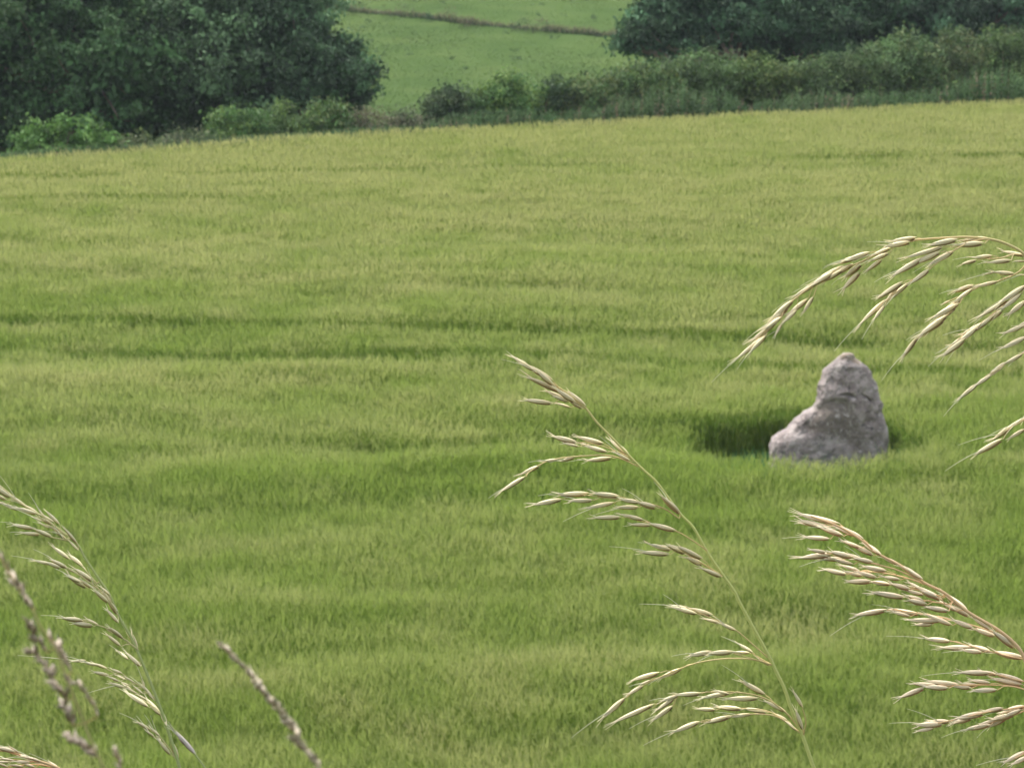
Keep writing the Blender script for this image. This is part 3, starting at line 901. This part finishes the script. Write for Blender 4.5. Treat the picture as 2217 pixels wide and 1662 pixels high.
def make_spikelet(parent, B, T, awn, m_px, pal, wide=1.0, bristle=True):
    """pale husk above, brown husk below (shadow side put into the colour), mid-tone floret between, split bristly tip, sometimes a long awn; m_px = metres per photo pixel"""
    a = T - B; L = np.linalg.norm(a); a = a / L
    up = np.array([rnd.uniform(-.3, .3), rnd.uniform(-.5, .2), 1.0])
    v = up - a * up.dot(a); v /= np.linalg.norm(v); w = np.cross(a, v)
    hw = min(0.09 * L, 5.6 * m_px) * wide * rnd.uniform(0.85, 1.12)
    j = rnd.uniform(0.85, 1.12)
    pale = np.array(pal[0]) * j; brown = np.array(pal[1]) * rnd.uniform(0.7, 1.15); mid = np.array(pal[2]) * rnd.uniform(0.8, 1.1)  # husk tones; pale top and dark brown underside also paint highlight and shadow
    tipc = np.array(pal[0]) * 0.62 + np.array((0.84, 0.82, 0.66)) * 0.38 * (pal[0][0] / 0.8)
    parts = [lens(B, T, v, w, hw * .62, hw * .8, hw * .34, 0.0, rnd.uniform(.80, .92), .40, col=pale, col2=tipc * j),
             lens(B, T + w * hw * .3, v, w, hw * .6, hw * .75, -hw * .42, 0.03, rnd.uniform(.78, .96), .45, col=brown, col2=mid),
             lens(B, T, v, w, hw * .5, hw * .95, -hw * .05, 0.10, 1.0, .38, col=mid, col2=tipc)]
    if bristle:
        for _ in range(4):
            e = T + a * L * rnd.uniform(.04, .24) + v * hw * rnd.uniform(-1.5, 1.5) + w * hw * rnd.uniform(-.6, .6)
            parts.append(hair(B * .25 + T * .75, e, hw * .16, hw * .04, (0, 0, 0), tipc))
    if awn is not None:
        parts.append(hair(B * .5 + T * .5, awn, 1.15 * m_px, 0.35 * m_px, v * hw * .5, (0.50, 0.50, 0.32)))
    Vs, Fs, Cs, b = [], [], [], 0
    for V, F, c in parts:
        Vs.append(V); Fs.append(F + b); Cs.append(c); b += len(V)
    return mesh_np("spikelet", np.concatenate(Vs), np.concatenate(Fs), M_HUSK, parent, cols=np.concatenate(Cs), smooth=True)

def smooth_path(P, n=5):
    """Catmull-Rom through the measured points"""
    P = np.array(P, float)
    if len(P) < 3:
        return P
    Q = np.vstack([2 * P[0] - P[1], P, 2 * P[-1] - P[-2]])
    out = []
    for i in range(1, len(Q) - 2):
        for t in np.linspace(0, 1, n, endpoint=False):
            a, b, c, d = Q[i - 1], Q[i], Q[i + 1], Q[i + 2]
            out.append(.5 * ((2 * b) + (c - a) * t + (2 * a - 5 * b + 4 * c - d) * t * t + (3 * b - a - 3 * c + d) * t ** 3))
    out.append(P[-1])
    return np.array(out)

def near_on(path, q):
    d = np.linalg.norm(path - q[None], axis=1)
    return int(np.argmin(d)), d.min()

def grass_plant(name, label, cat, group, d, stem, branches, pal, stalk, r_px=4.0, wide=1.0, awn_p=0.45, spread=0.03, root_dx=0.12, tip_px=2.0):
    """stem and branches are polylines measured on the photograph; d = metres from the camera"""
    m_px = d / FPX
    S2 = smooth_path([vp(v, x, y) for v, x, y in stem])
    S3 = [at(p[0], p[1], d) for p in S2]
    last = S3[-1]; prev = S3[-2]
    dirn = (last - prev) / np.linalg.norm(last - prev)
    rx, ry = last[0] + root_dx, last[1] + 0.05
    rt = np.array([rx, ry, float(ground(rx, ry))])
    root = empty(name, rt)
    tag(root, label, cat, group, "thing")
    c1 = last + dirn * 0.25; c2 = rt + np.array([0, 0, 0.5])
    tail = [(1 - t) ** 3 * last + 3 * (1 - t) ** 2 * t * c1 + 3 * (1 - t) * t * t * c2 + t ** 3 * rt for t in np.linspace(0, 1, 14)[1:]]
    allp = np.array(S3 + tail)
    k = len(S3)
    rad = np.concatenate([np.linspace(tip_px, r_px, k), np.linspace(r_px, r_px * 1.3, len(tail))]) * m_px
    V, F = tube(allp, rad, 8)
    f = np.linspace(0, 1, len(allp))[:, None]
    c = np.array(stalk[0])[None] * (1 - np.clip(f * 3, 0, 1)) + np.array(stalk[1])[None] * np.clip(f * 3, 0, 1)
    mesh_np("stem", V, F, M_STALK, root, cols=np.repeat(c, 8, 0), smooth=True)
    for v, path, spk in branches:
        P2 = smooth_path([vp(v, *p) for p in path])
        boff = rnd.uniform(-spread, spread)
        r0 = P2[0]
        # a branch starts on the stem
        i0, dist0 = near_on(S2, r0)
        if dist0 > 3:
            P2 = np.vstack([S2[i0][None], P2])
        r0 = P2[0]
        dep = lambda q: d + boff * min(1.0, np.linalg.norm(np.asarray(q) - r0) / 220.0)
        pts = [at(q[0], q[1], dep(q)) for q in P2]
        tubes = [tube(pts, np.linspace(1.8, 0.9, len(pts)) * m_px, 6)]
        items = []
        for s in spk:
            B = vp(v, s[0], s[1]); T = vp(v, s[2], s[3])
            j = rnd.uniform(-.004, .004)
            B3 = at(B[0], B[1], dep(B) + j); T3 = at(T[0], T[1], dep(T) + j + rnd.uniform(-.004, .004))
            A3 = None
            if len(s) > 5:
                A = vp(v, s[4], s[5]); A3 = at(A[0], A[1], dep(T) + j)
            elif rnd.random() < awn_p:
                q = (T - B) / np.linalg.norm(T - B)
                an = rnd.gauss(0, .3)
                q = np.array([q[0] * math.cos(an) - q[1] * math.sin(an), q[0] * math.sin(an) + q[1] * math.cos(an)])
                A = T + q * rnd.uniform(20, 55); A3 = at(A[0], A[1], dep(T) + rnd.uniform(-.006, .006))
            items.append((B3, T3, A3))
            i, dd = near_on(P2, B)
            if dd > 2.5:
                i = max(0, i - 2)
                q = np.array(pts[i]); mid = (q + B3) / 2 + np.array([0, 0, 0.1]) * np.linalg.norm(B3 - q)
                tubes.append(tube([q, mid, B3], np.array([1.0, .8, .9]) * m_px, 5))
        V, F = join(tubes)
        cst = np.array(stalk[0]) * rnd.uniform(.85, 1.1)
        br = mesh_np("branch", V, F, M_STALK, root, cols=np.repeat(cst[None], len(V), 0), smooth=True)
        for B3, T3, A3 in items:
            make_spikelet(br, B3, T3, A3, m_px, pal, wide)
    return root

GO = "flowering oat grasses in front of the field"
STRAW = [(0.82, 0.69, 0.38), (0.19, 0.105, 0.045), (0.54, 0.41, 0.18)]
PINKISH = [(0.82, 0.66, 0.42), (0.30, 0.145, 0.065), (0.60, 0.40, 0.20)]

grass_plant("oat_stalk", "open straw-coloured grass head in the middle with widely spaced drooping side branches", "grass stalk", GO, 1.12,
  [(6, 430, 175), (6, 560, 260), (6, 680, 345), (6, 745, 400), (6, 805, 478), (6, 900, 575), (6, 1010, 690), (6, 1085, 765), (6, 1160, 832), (6, 1230, 925), (6, 1310, 1032), (6, 1385, 1110), (6, 1470, 1260), (6, 1560, 1392), (6, 1630, 1490), (7, 1105, 660), (7, 1180, 800), (7, 1290, 1000), (7, 1325, 1075), (7, 1380, 1190), (7, 1420, 1310), (7, 1480, 1450), (7, 1512, 1540), (7, 1552, 1655), (7, 1580, 1740)],
  [(6, [(745, 400), (640, 330), (520, 240)], [(430, 175, 292, 78), (545, 235, 365, 122), (548, 262, 440, 165), (600, 305, 378, 200), (620, 345, 490, 285), (640, 360, 540, 320), (680, 365, 560, 280), (742, 385, 630, 290), (720, 400, 620, 330), (545, 370, 370, 345), (650, 392, 550, 362)]),
   (6, [(1085, 760), (1000, 690), (880, 635), (760, 600)], [(1000, 680, 880, 580), (1010, 712, 900, 652), (690, 605, 530, 560), (850, 610, 680, 565), (780, 630, 690, 600), (870, 660, 720, 615), (700, 625, 600, 603)]),
   (6, [(1080, 755), (900, 682), (700, 684), (560, 700), (470, 732), (380, 795)], [(900, 695, 725, 712), (680, 688, 580, 716), (580, 703, 468, 716), (465, 742, 338, 796), (382, 805, 215, 903, 158, 935)]),
   (6, [(1310, 1030), (1270, 1000), (1240, 965)], [(1308, 1032, 1192, 916)]),
   (6, [(1300, 1055), (1200, 992), (1060, 955), (900, 935), (740, 915)], [(1165, 995, 1045, 955), (1065, 962, 938, 938), (1060, 990, 920, 988), (942, 925, 772, 903), (910, 962, 732, 996), (765, 908, 570, 912), (785, 948, 635, 950), (600, 942, 412, 976)]),
   (6, [(1465, 1245), (1370, 1180), (1280, 1130), (1130, 1085), (1000, 1055)], [(1282, 1132, 1108, 1080), (1135, 1097, 998, 1090), (1088, 1065, 940, 1028), (955, 1050, 775, 1050)]),
   (6, [(1560, 1400), (1440, 1325), (1330, 1265), (1240, 1225)], [(1552, 1406, 1420, 1345), (1445, 1335, 1330, 1282), (1442, 1302, 1280, 1215), (1335, 1268, 1220, 1208), (1255, 1247, 1108, 1205), (1245, 1272, 1058, 1254, 880, 1222)]),
   (7, [(1270, 990), (1190, 920), (1085, 832), (960, 770), (830, 715)], [(1088, 836, 980, 785), (992, 792, 885, 760), (948, 745, 795, 700), (855, 738, 688, 688, 650, 618), (800, 705, 700, 680, 508, 676)]),
   (7, [(1300, 1040), (1230, 1000), (1170, 960)], [(1288, 1045, 1200, 985), (1190, 968, 1088, 905), (1170, 970, 1070, 962)]),
   (7, [(1300, 1040), (1200, 1008), (1080, 975)], [(1068, 966, 915, 970), (945, 962, 795, 988)]),
   (7, [(1295, 1035), (1160, 1005), (1000, 1005), (830, 1035), (640, 1110), (530, 1165), (430, 1235)], [(765, 1062, 615, 1128), (632, 1088, 450, 1136), (575, 1132, 505, 1162), (532, 1165, 430, 1222), (425, 1238, 272, 1370, 100, 1478)]),
   (7, [(1470, 1430), (1390, 1330), (1260, 1240), (1100, 1205), (900, 1205), (740, 1225), (600, 1280)], [(1385, 1322, 1250, 1250), (1262, 1220, 1108, 1130), (1225, 1242, 1015, 1242), (1055, 1208, 870, 1238), (1045, 1215, 955, 1192), (880, 1212, 715, 1222), (745, 1222, 635, 1258), (712, 1285, 578, 1378), (722, 1240, 598, 1318), (602, 1275, 335, 1392)]),
   (7, [(1475, 1450), (1390, 1380), (1270, 1315), (1120, 1300), (980, 1298)], [(1448, 1432, 1378, 1370), (1395, 1375, 1305, 1325), (1272, 1326, 1128, 1298), (1122, 1306, 960, 1290), (965, 1310, 845, 1302)]),
   (7, [(1475, 1450), (1330, 1350), (1170, 1335), (1040, 1350), (880, 1385)], [(1180, 1337, 1040, 1350), (1055, 1350, 888, 1390), (872, 1380, 700, 1446, 530, 1522)]),
   (7, [(1490, 1460), (1485, 1420), (1462, 1360)], [(1487, 1432, 1440, 1298)]),
   (7, [(1490, 1460), (1505, 1380), (1485, 1300)], [(1487, 1297, 1424, 1188)])],
  STRAW, [(0.46, 0.36, 0.15), (0.40, 0.42, 0.13)], r_px=4.2, wide=1.08)

grass_plant("oat_stalk", "grass head arching in from the right border above the standing stone", "grass stalk", GO, 1.08,
  [(5, 1330, 108), (5, 1480, 98), (5, 1640, 92), (5, 1780, 105), (5, 1880, 135), (5, 1990, 200), (5, 2090, 330), (5, 2150, 600), (5, 2190, 1000), (5, 2230, 1800)],
  [(5, [(1400, 105), (1330, 112), (1200, 140), (1060, 215), (900, 285), (760, 350), (600, 470), (500, 570), (420, 660), (330, 760)],
    [(1342, 96, 1170, 120), (1305, 122, 1140, 150), (1185, 158, 1050, 210), (1175, 188, 1050, 236), (1135, 225, 1028, 300), (1062, 185, 895, 238), (982, 210, 858, 252), (962, 255, 785, 342), (1012, 250, 900, 340), (905, 265, 715, 362), (895, 290, 775, 362), (852, 300, 690, 392), (805, 338, 700, 382), (762, 355, 588, 458), (1002, 300, 885, 415), (722, 448, 652, 556), (692, 460, 555, 565), (602, 470, 455, 592), (575, 510, 405, 655), (622, 530, 535, 605), (532, 570, 425, 645), (505, 600, 335, 722), (532, 610, 488, 685), (442, 660, 298, 802), (422, 692, 243, 836, 112, 960), (440, 680, 330, 790, 262, 885)]),
   (5, [(1780, 105), (1700, 110), (1600, 150), (1500, 215), (1410, 285), (1290, 365), (1160, 470), (1100, 530)],
    [(1585, 108, 1405, 142), (1760, 98, 1600, 112), (1745, 130, 1555, 142), (1505, 150, 1265, 218), (1485, 180, 1300, 262), (1385, 215, 1178, 332), (1565, 175, 1405, 262), (1418, 285, 1298, 372), (1295, 365, 1165, 472), (1262, 360, 1095, 462), (1232, 385, 1150, 480), (1152, 470, 985, 622, 845, 775), (1150, 500, 1075, 590)]),
   (5, [(1985, 200), (1920, 195), (1850, 215), (1760, 225)], [(1985, 205, 1838, 172), (1990, 236, 1915, 236), (1905, 232, 1755, 246), (1795, 205, 1665, 216), (1702, 230, 1598, 256)]),
   (5, [(2010, 230), (1950, 300), (1840, 350), (1700, 395), (1590, 470), (1450, 590), (1340, 700)], [(1925, 312, 1785, 300), (1805, 302, 1735, 316), (1990, 318, 1940, 316), (1825, 358, 1678, 392), (1685, 380, 1548, 422), (1675, 400, 1558, 482), (1605, 465, 1478, 552), (1595, 490, 1418, 582), (1575, 512, 1470, 592), (1525, 560, 1338, 692), (1505, 590, 1395, 665), (1435, 640, 1335, 705), (1345, 690, 1248, 818, 1128, 952), (1542, 470, 1485, 496)]),
   (5, [(2060, 290), (1985, 390), (1870, 490), (1760, 580), (1640, 690)], [(1995, 380, 1818, 492), (1965, 430, 1848, 522), (1895, 460, 1688, 582), (1855, 530, 1735, 612), (1990, 475, 1875, 565), (1802, 560, 1695, 642), (1765, 600, 1598, 682), (1705, 630, 1588, 722), (1645, 680, 1535, 745), (1635, 700, 1480, 812, 1408, 866), (1565, 720, 1520, 765, 1448, 792)]),
   (5, [(2135, 520), (2040, 590), (1960, 640), (1900, 660)], [(2030, 590, 1930, 630), (1990, 618, 1848, 672), (1995, 690, 1838, 762, 1710, 830)]),
   (5, [(2150, 640), (2060, 730), (1980, 785), (1880, 840), (1780, 920)], [(2075, 725, 1960, 790), (1975, 790, 1845, 862), (1875, 840, 1745, 942), (1785, 918, 1678, 985), (1705, 968, 1580, 1068, 1498, 1165)]),
   (5, [(2180, 900), (2090, 1080), (1985, 1180), (1870, 1250)], [(2080, 1090, 1960, 1190), (1990, 1175, 1865, 1242), (1915, 1220, 1778, 1312, 1588, 1335), (1988, 1240, 1880, 1302), (1855, 1300, 1680, 1396, 1508, 1490)])],
  STRAW, [(0.50, 0.38, 0.18), (0.42, 0.36, 0.15)], r_px=4.2, wide=1.12)

grass_plant("oat_stalk", "dense orange-stemmed grass head leaning left in the lower right corner", "grass stalk", GO, 1.05,
  [(8, 430, 152), (8, 600, 215), (8, 740, 300), (8, 830, 375), (8, 960, 445), (8, 1100, 545), (8, 1230, 612), (8, 1370, 725), (8, 1540, 825), (8, 1640, 905), (8, 1700, 985), (8, 1740, 1110), (8, 1760, 1290), (8, 1790, 1700)],
  [(8, [(860, 395), (740, 300), (640, 240), (520, 195)], [(605, 200, 338, 134), (565, 232, 345, 172), (705, 272, 555, 200), (745, 292, 618, 218), (625, 272, 450, 202), (545, 290, 372, 274), (805, 388, 638, 300), (725, 342, 600, 292), (850, 385, 730, 300), (480, 205, 345, 190)]),
   (8, [(1100, 545), (950, 475), (820, 440), (680, 410), (560, 385)], [(565, 382, 342, 402), (525, 372, 418, 350), (685, 402, 535, 360), (685, 442, 545, 402), (805, 432, 685, 400), (620, 410, 480, 405), (760, 425, 640, 372)]),
   (8, [(1120, 560), (1000, 520), (860, 490), (700, 480)], [(645, 502, 498, 464), (725, 482, 598, 440), (885, 482, 735, 450), (825, 522, 695, 480), (965, 532, 845, 510), (740, 510, 620, 480)]),
   (8, [(1110, 550), (1030, 480), (930, 420)], [(1062, 502, 945, 440), (955, 442, 845, 390), (1100, 530, 1010, 470)]),
   (8, [(1230, 640), (1080, 595), (930, 565), (800, 545)], [(795, 545, 636, 542), (905, 562, 775, 540), (1025, 592, 895, 550), (1105, 602, 1005, 540), (1215, 655, 1035, 560), (1110, 625, 980, 590)]),
   (8, [(1260, 680), (1140, 660), (1000, 640)], [(998, 642, 785, 604), (1105, 662, 995, 620), (1185, 642, 1075, 590), (1255, 722, 1098, 690), (1125, 682, 1005, 650)]),
   (8, [(1400, 750), (1340, 705), (1260, 640)], [(1365, 715, 1218, 608), (1380, 755, 1255, 680), (1300, 720, 1190, 650)]),
   (8, [(1540, 850), (1400, 805), (1250, 765), (1100, 735), (920, 710)], [(885, 714, 678, 748, 543, 868), (1085, 742, 888, 704), (1025, 752, 908, 722), (1275, 805, 1108, 735), (1205, 782, 998, 770), (1155, 802, 1045, 800), (1405, 825, 1268, 768), (1535, 872, 1395, 820), (1505, 832, 1385, 748), (1655, 945, 1505, 828)]),
   (8, [(1720, 1010), (1600, 985), (1450, 945), (1260, 895)], [(1265, 902, 1100, 880, 878, 868), (1415, 942, 1188, 936), (1505, 962, 1375, 920), (1705, 1002, 1508, 960), (1455, 967, 1325, 950)]),
   (8, [(1745, 1150), (1640, 1125), (1500, 1090), (1400, 1085)], [(1705, 1145, 1528, 1090), (1545, 1102, 1435, 1074), (1505, 1092, 1306, 1084, 1088, 1108), (1700, 1165, 1505, 1120)]),
   (8, [(1750, 1200), (1640, 1170), (1480, 1160), (1280, 1165), (1120, 1180)], [(1505, 1152, 1375, 1130), (1435, 1165, 1315, 1150), (1315, 1162, 1118, 1138), (1255, 1182, 1095, 1170), (1115, 1178, 943, 1242), (1180, 1165, 1030, 1150), (1545, 1192, 1385, 1195), (1390, 1180, 1260, 1165)]),
   (8, [(1760, 1280), (1640, 1300), (1500, 1320), (1300, 1365), (1180, 1390)], [(1710, 1288, 1555, 1330), (1585, 1302, 1455, 1320), (1475, 1330, 1285, 1362), (1645, 1340, 1495, 1372), (1395, 1360, 1265, 1392), (1265, 1382, 1128, 1374), (1225, 1397, 1056, 1400, 898, 1390), (1165, 1420, 1056, 1438)]),
   (8, [(1760, 1290), (1650, 1340), (1530, 1380), (1450, 1405)], [(1545, 1370, 1425, 1402), (1505, 1400, 1346, 1428, 1208, 1476), (1605, 1352, 1475, 1420), (1690, 1310, 1580, 1350)]),
   (8, [(1780, 1480), (1720, 1560), (1650, 1600)], [(1715, 1558, 1576, 1628, 1418, 1642), (1730, 1590, 1620, 1640)])],
  PINKISH, [(0.56, 0.36, 0.18), (0.50, 0.34, 0.18)], r_px=4.6, awn_p=0.25, wide=1.22)

grass_plant("oat_stalk", "pale drooping grass head on a thin green stem at the left border", "grass stalk", GO, 1.10,
  [('A', -120, 130), ('A', 0, 215), ('A', 130, 318), ('A', 250, 405), ('A', 370, 480), ('A', 460, 550), ('A', 570, 630), ('A', 700, 745), ('A', 760, 855), ('A', 900, 1065), ('A', 980, 1185), ('A', 1060, 1370), ('A', 1150, 1525), ('B', 1290, 345), ('B', 1372, 520), ('B', 1412, 620), ('B', 1480, 780), ('B', 1560, 985), ('B', 1622, 1150), ('B', 1680, 1330), ('B', 1742, 1520), ('B', 1785, 1670), ('B', 1810, 1800)],
  [('A', [(370, 480), (250, 410), (120, 330), (0, 250)], [(95, 320, -80, 195), (62, 342, -100, 262), (222, 392, 78, 288), (232, 402, 115, 312), (335, 452, 205, 378), (162, 432, -5, 360), (335, 468, 128, 402), (30, 250, -120, 130), (60, 380, -60, 350)]),
   ('A', [(600, 660), (480, 570), (400, 520), (330, 480)], [(382, 532, 285, 488), (475, 562, 335, 488), (535, 562, 405, 428), (445, 592, 345, 540), (555, 642, 425, 558), (485, 540, 378, 468), (395, 490, 330, 400)]),
   ('A', [(705, 770), (690, 730), (640, 660)], [(692, 732, 575, 588), (702, 792, 615, 698), (595, 692, 498, 620), (570, 690, 540, 640)]),
   ('A', [(620, 705), (520, 685), (430, 665), (320, 620)], [(305, 600, 92, 558, 0, 535), (365, 652, 178, 632, 90, 630), (465, 672, 308, 597)]),
   ('A', [(870, 1090), (800, 1010), (730, 930), (620, 855)], [(625, 872, 460, 748), (742, 935, 610, 820)]),
   ('A', [(985, 1210), (860, 1120), (720, 1020), (580, 940), (450, 900)], [(475, 920, 292, 878, 98, 838), (545, 952, 395, 890), (605, 952, 445, 868, 300, 780), (705, 1002, 595, 950), (835, 1072, 648, 938), (785, 1132, 585, 1000), (725, 1082, 595, 1018), (825, 1132, 715, 1050), (862, 1152, 828, 1078)]),
   ('A', [(1060, 1380), (1000, 1270), (900, 1160)], [(975, 1265, 838, 1140), (985, 1192, 895, 1108), (1062, 1372, 958, 1220), (1062, 1442, 945, 1305), (1002, 1272, 915, 1150)]),
   ('A', [(1240, 1680), (1090, 1570), (980, 1500), (880, 1460), (750, 1410)], [(735, 1422, 548, 1394, 365, 1374), (835, 1472, 645, 1440), (885, 1462, 765, 1398), (755, 1432, 658, 1388), (1005, 1532, 935, 1478), (1105, 1582, 965, 1468), (1085, 1652, 945, 1533)]),
   ('B', [(1380, 540), (1350, 430), (1310, 320)], [(1365, 485, 1298, 298), (1312, 402, 1228, 238)]),
   ('B', [(1410, 630), (1330, 580), (1260, 530)], [(1395, 652, 1238, 498), (1275, 582, 1158, 488)]),
   ('B', [(1560, 990), (1440, 880), (1300, 790), (1150, 720), (1000, 650), (850, 600)], [(855, 592, 695, 600, 175, 540), (965, 642, 815, 602), (1065, 672, 905, 612), (1085, 742, 915, 700), (1215, 722, 1095, 670), (1185, 802, 1055, 740), (1245, 782, 1145, 728), (1335, 812, 1235, 748), (1235, 862, 1085, 810), (1285, 842, 1195, 800), (1305, 882, 1215, 820), (1415, 922, 1325, 838), (1365, 922, 1245, 858), (1525, 985, 1405, 818), (1435, 852, 1402, 758)]),
   ('B', [(1615, 1140), (1540, 1060), (1400, 970)], [(1475, 1055, 1225, 888), (1595, 1135, 1445, 960), (1455, 982, 1350, 918)]),
   ('B', [(1680, 1330), (1650, 1240), (1630, 1180)], [(1652, 1242, 1588, 1058), (1765, 1562, 1688, 1368)]),
   ('B', [(1740, 1560), (1690, 1480), (1580, 1340), (1490, 1280)], [(1495, 1282, 1345, 1188, 1180, 1108), (1585, 1342, 1475, 1238), (1535, 1352, 1435, 1278), (1695, 1532, 1548, 1350), (1600, 1400, 1560, 1330)])],
  [(0.82, 0.72, 0.42), (0.22, 0.135, 0.06), (0.56, 0.46, 0.20)], [(0.40, 0.36, 0.17), (0.27, 0.31, 0.11)], r_px=3.8, wide=1.06)

grass_plant("oat_stalk", "orange-brown grass head just poking up at the bottom left corner", "grass stalk", GO, 1.02,
  [('B', -120, 1420), ('B', 0, 1462), ('B', 200, 1532), ('B', 400, 1592), ('B', 560, 1650), ('B', 700, 1740)],
  [('B', [(250, 1550), (150, 1510), (0, 1450)], [(155, 1502, -60, 1440), (192, 1512, 88, 1438), (60, 1490, -80, 1470), (330, 1570, 178, 1520)]),
   ('B', [(420, 1600), (300, 1590), (150, 1575), (0, 1570)], [(142, 1582, -5, 1560), (402, 1592, 258, 1540), (302, 1602, 128, 1588), (100, 1600, -60, 1590)]),
   ('B', [(620, 1690), (480, 1640), (340, 1620), (120, 1640)], [(505, 1642, 298, 1580), (585, 1662, 488, 1590), (82, 1650, -30, 1602), (352, 1652, 198, 1600), (240, 1650, 90, 1620)])],
  PINKISH, [(0.5, 0.28, 0.12), (0.4, 0.28, 0.14)], r_px=4.0)

# nearer, blurred grass heads of another kind: dense, purplish-brown, knobbly
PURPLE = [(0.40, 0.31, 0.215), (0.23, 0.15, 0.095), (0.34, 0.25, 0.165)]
def chain(v, pts, n, ln, spread):
    """spikelets set along a measured line, pointing back to its tip"""
    k = VIEW[v][2]
    P = smooth_path(pts, 8)
    out = []
    seg = np.linalg.norm(np.diff(P, axis=0), axis=1); cum = np.concatenate([[0], np.cumsum(seg)])
    for i in range(n):
        s = cum[-1] * (i + .5) / n
        x, y = np.interp(s, cum, P[:, 0]), np.interp(s, cum, P[:, 1])
        s2 = max(0, s - cum[-1] * .06) if s > cum[-1] * .08 else 0
        x2, y2 = np.interp(max(s - 20 / k * .2, 0), cum, P[:, 0]), np.interp(max(s - 20 / k * .2, 0), cum, P[:, 1])
        dx, dy = x2 - x, y2 - y
        if abs(dx) + abs(dy) < 1e-6:
            dx, dy = P[0] - P[1]
        a = math.atan2(dy, dx) + (rnd.choice((-1, 1)) * rnd.uniform(.1, 1) * spread)
        L = 0.78 * ln * rnd.uniform(.6, 1.3) / k
        out.append((x, y, x + math.cos(a) * L, y + math.sin(a) * L))
    return list(map(tuple, P[::4])), out

def chain_branch(v, pts, n, ln, spread):
    path, spk = chain(v, pts, n, ln, spread)
    return (v, path[::-1], spk)

GM = "blurred brown grass heads close to the camera"
grass_plant("meadow_stalk", "blurred purplish-brown branched grass head at the left border, nearer than the pale one", "grass stalk", GM, 0.40,
  [('A', -60, 760), ('A', 0, 850), ('A', 90, 1010), ('A', 220, 1200), ('A', 300, 1340), ('B', 400, 250), ('B', 470, 360), ('B', 560, 500), ('B', 660, 760), ('B', 790, 1100), ('B', 900, 1380), ('B', 1020, 1640), ('B', 1100, 1800)],
  [chain_branch('A', [(-40, 780), (30, 900), (130, 1050), (220, 1200), (310, 1320)], 28, 24, .6),
   chain_branch('B', [(290, 200), (330, 340), (430, 450), (470, 520)], 16, 25, .8),
   chain_branch('B', [(500, 370), (590, 470), (650, 580), (710, 710)], 17, 25, .8),
   chain_branch('B', [(280, 470), (400, 570), (500, 700), (540, 800), (620, 900), (680, 980)], 28, 26, .8),
   chain_branch('B', [(660, 770), (780, 830), (860, 920), (930, 1020), (965, 1150)], 19, 20, .5),
   chain_branch('B', [(640, 1030), (690, 1130), (720, 1240)], 13, 27, .8),
   chain_branch('B', [(690, 1320), (760, 1400), (860, 1450), (980, 1570)], 16, 25, .8),
   chain_branch('B', [(1140, 1460), (1165, 1560), (1210, 1680)], 9, 20, .5)],
  PURPLE, [(0.34, 0.26, 0.10), (0.30, 0.28, 0.10)], r_px=3.4, wide=1.45, awn_p=0.0, spread=0.015)

grass_plant("meadow_stalk", "single blurred spike of brown grass at the bottom, between the left and middle grass heads", "grass stalk", GM, 0.40,
  [('C', 420, 235), ('C', 560, 365), ('C', 700, 510), ('C', 800, 630), ('C', 920, 790), ('C', 1050, 940), ('C', 1200, 1130), ('C', 1330, 1320), ('C', 1460, 1500), ('C', 1570, 1680), ('C', 1640, 1800)],
  [chain_branch('C', [(430, 240), (560, 365), (700, 510), (790, 620)], 20, 21, .35),
   chain_branch('C', [(800, 630), (920, 790), (1050, 940), (1120, 1030)], 22, 21, .45),
   chain_branch('C', [(1130, 1040), (1210, 1140), (1330, 1320)], 24, 22, .55),
   chain_branch('C', [(1300, 1330), (1400, 1440), (1480, 1540), (1570, 1680)], 25, 22, .5)],
  [(0.47, 0.39, 0.26), (0.29, 0.20, 0.12), (0.41, 0.32, 0.20)], [(0.36, 0.28, 0.16), (0.3, 0.28, 0.12)], r_px=3.2, wide=1.85, awn_p=0.0, spread=0.01, root_dx=0.08)

grass_plant("meadow_stalk", "thin stalk with one slim pinkish seed head beside the green-stemmed grass at bottom left", "grass stalk", GM, 0.88,
  [('B', 1690, 1235), ('B', 1760, 1320), ('B', 1850, 1420), ('B', 1935, 1520), ('B', 2030, 1650), ('B', 2120, 1790)],
  [('B', [(1940, 1522), (1930, 1515), (1900, 1480)], [(1942, 1525, 1690, 1238), (1925, 1515, 1780, 1330), (1850, 1440, 1735, 1300)])],
  [(0.55, 0.47, 0.42), (0.17, 0.08, 0.06), (0.42, 0.31, 0.27)], [(0.3, 0.3, 0.14), (0.26, 0.3, 0.12)], r_px=1.6, awn_p=0.0, spread=0.0, root_dx=0.06)

# ------------------------------------------------------------------ thin summer haze
def build_haze():
    m = bpy.data.materials.new("haze"); m.use_nodes = True
    n = m.node_tree
    for q in list(n.nodes):
        if q.type != 'OUTPUT_MATERIAL':
            n.nodes.remove(q)
    v = n.nodes.new("ShaderNodeVolumePrincipled")
    v.inputs["Color"].default_value = (0.80, 0.90, 1.0, 1)
    v.inputs["Density"].default_value = 0.0002
    n.links.new(v.outputs[0], n.nodes["Material Output"].inputs["Volume"])
    lo, hi = (-3200, -500, -12.0), (3200, 5200, 45.0)
    V = [(x, y, z) for z in (lo[2], hi[2]) for y in (lo[1], hi[1]) for x in (lo[0], hi[0])]
    F = [(0, 2, 3, 1), (4, 5, 7, 6), (0, 1, 5, 4), (2, 6, 7, 3), (0, 4, 6, 2), (1, 3, 7, 5)]
    return mesh_np("haze", V, F, m)
tag(build_haze(), "thin pale blue haze in the air", "haze", kind="stuff")
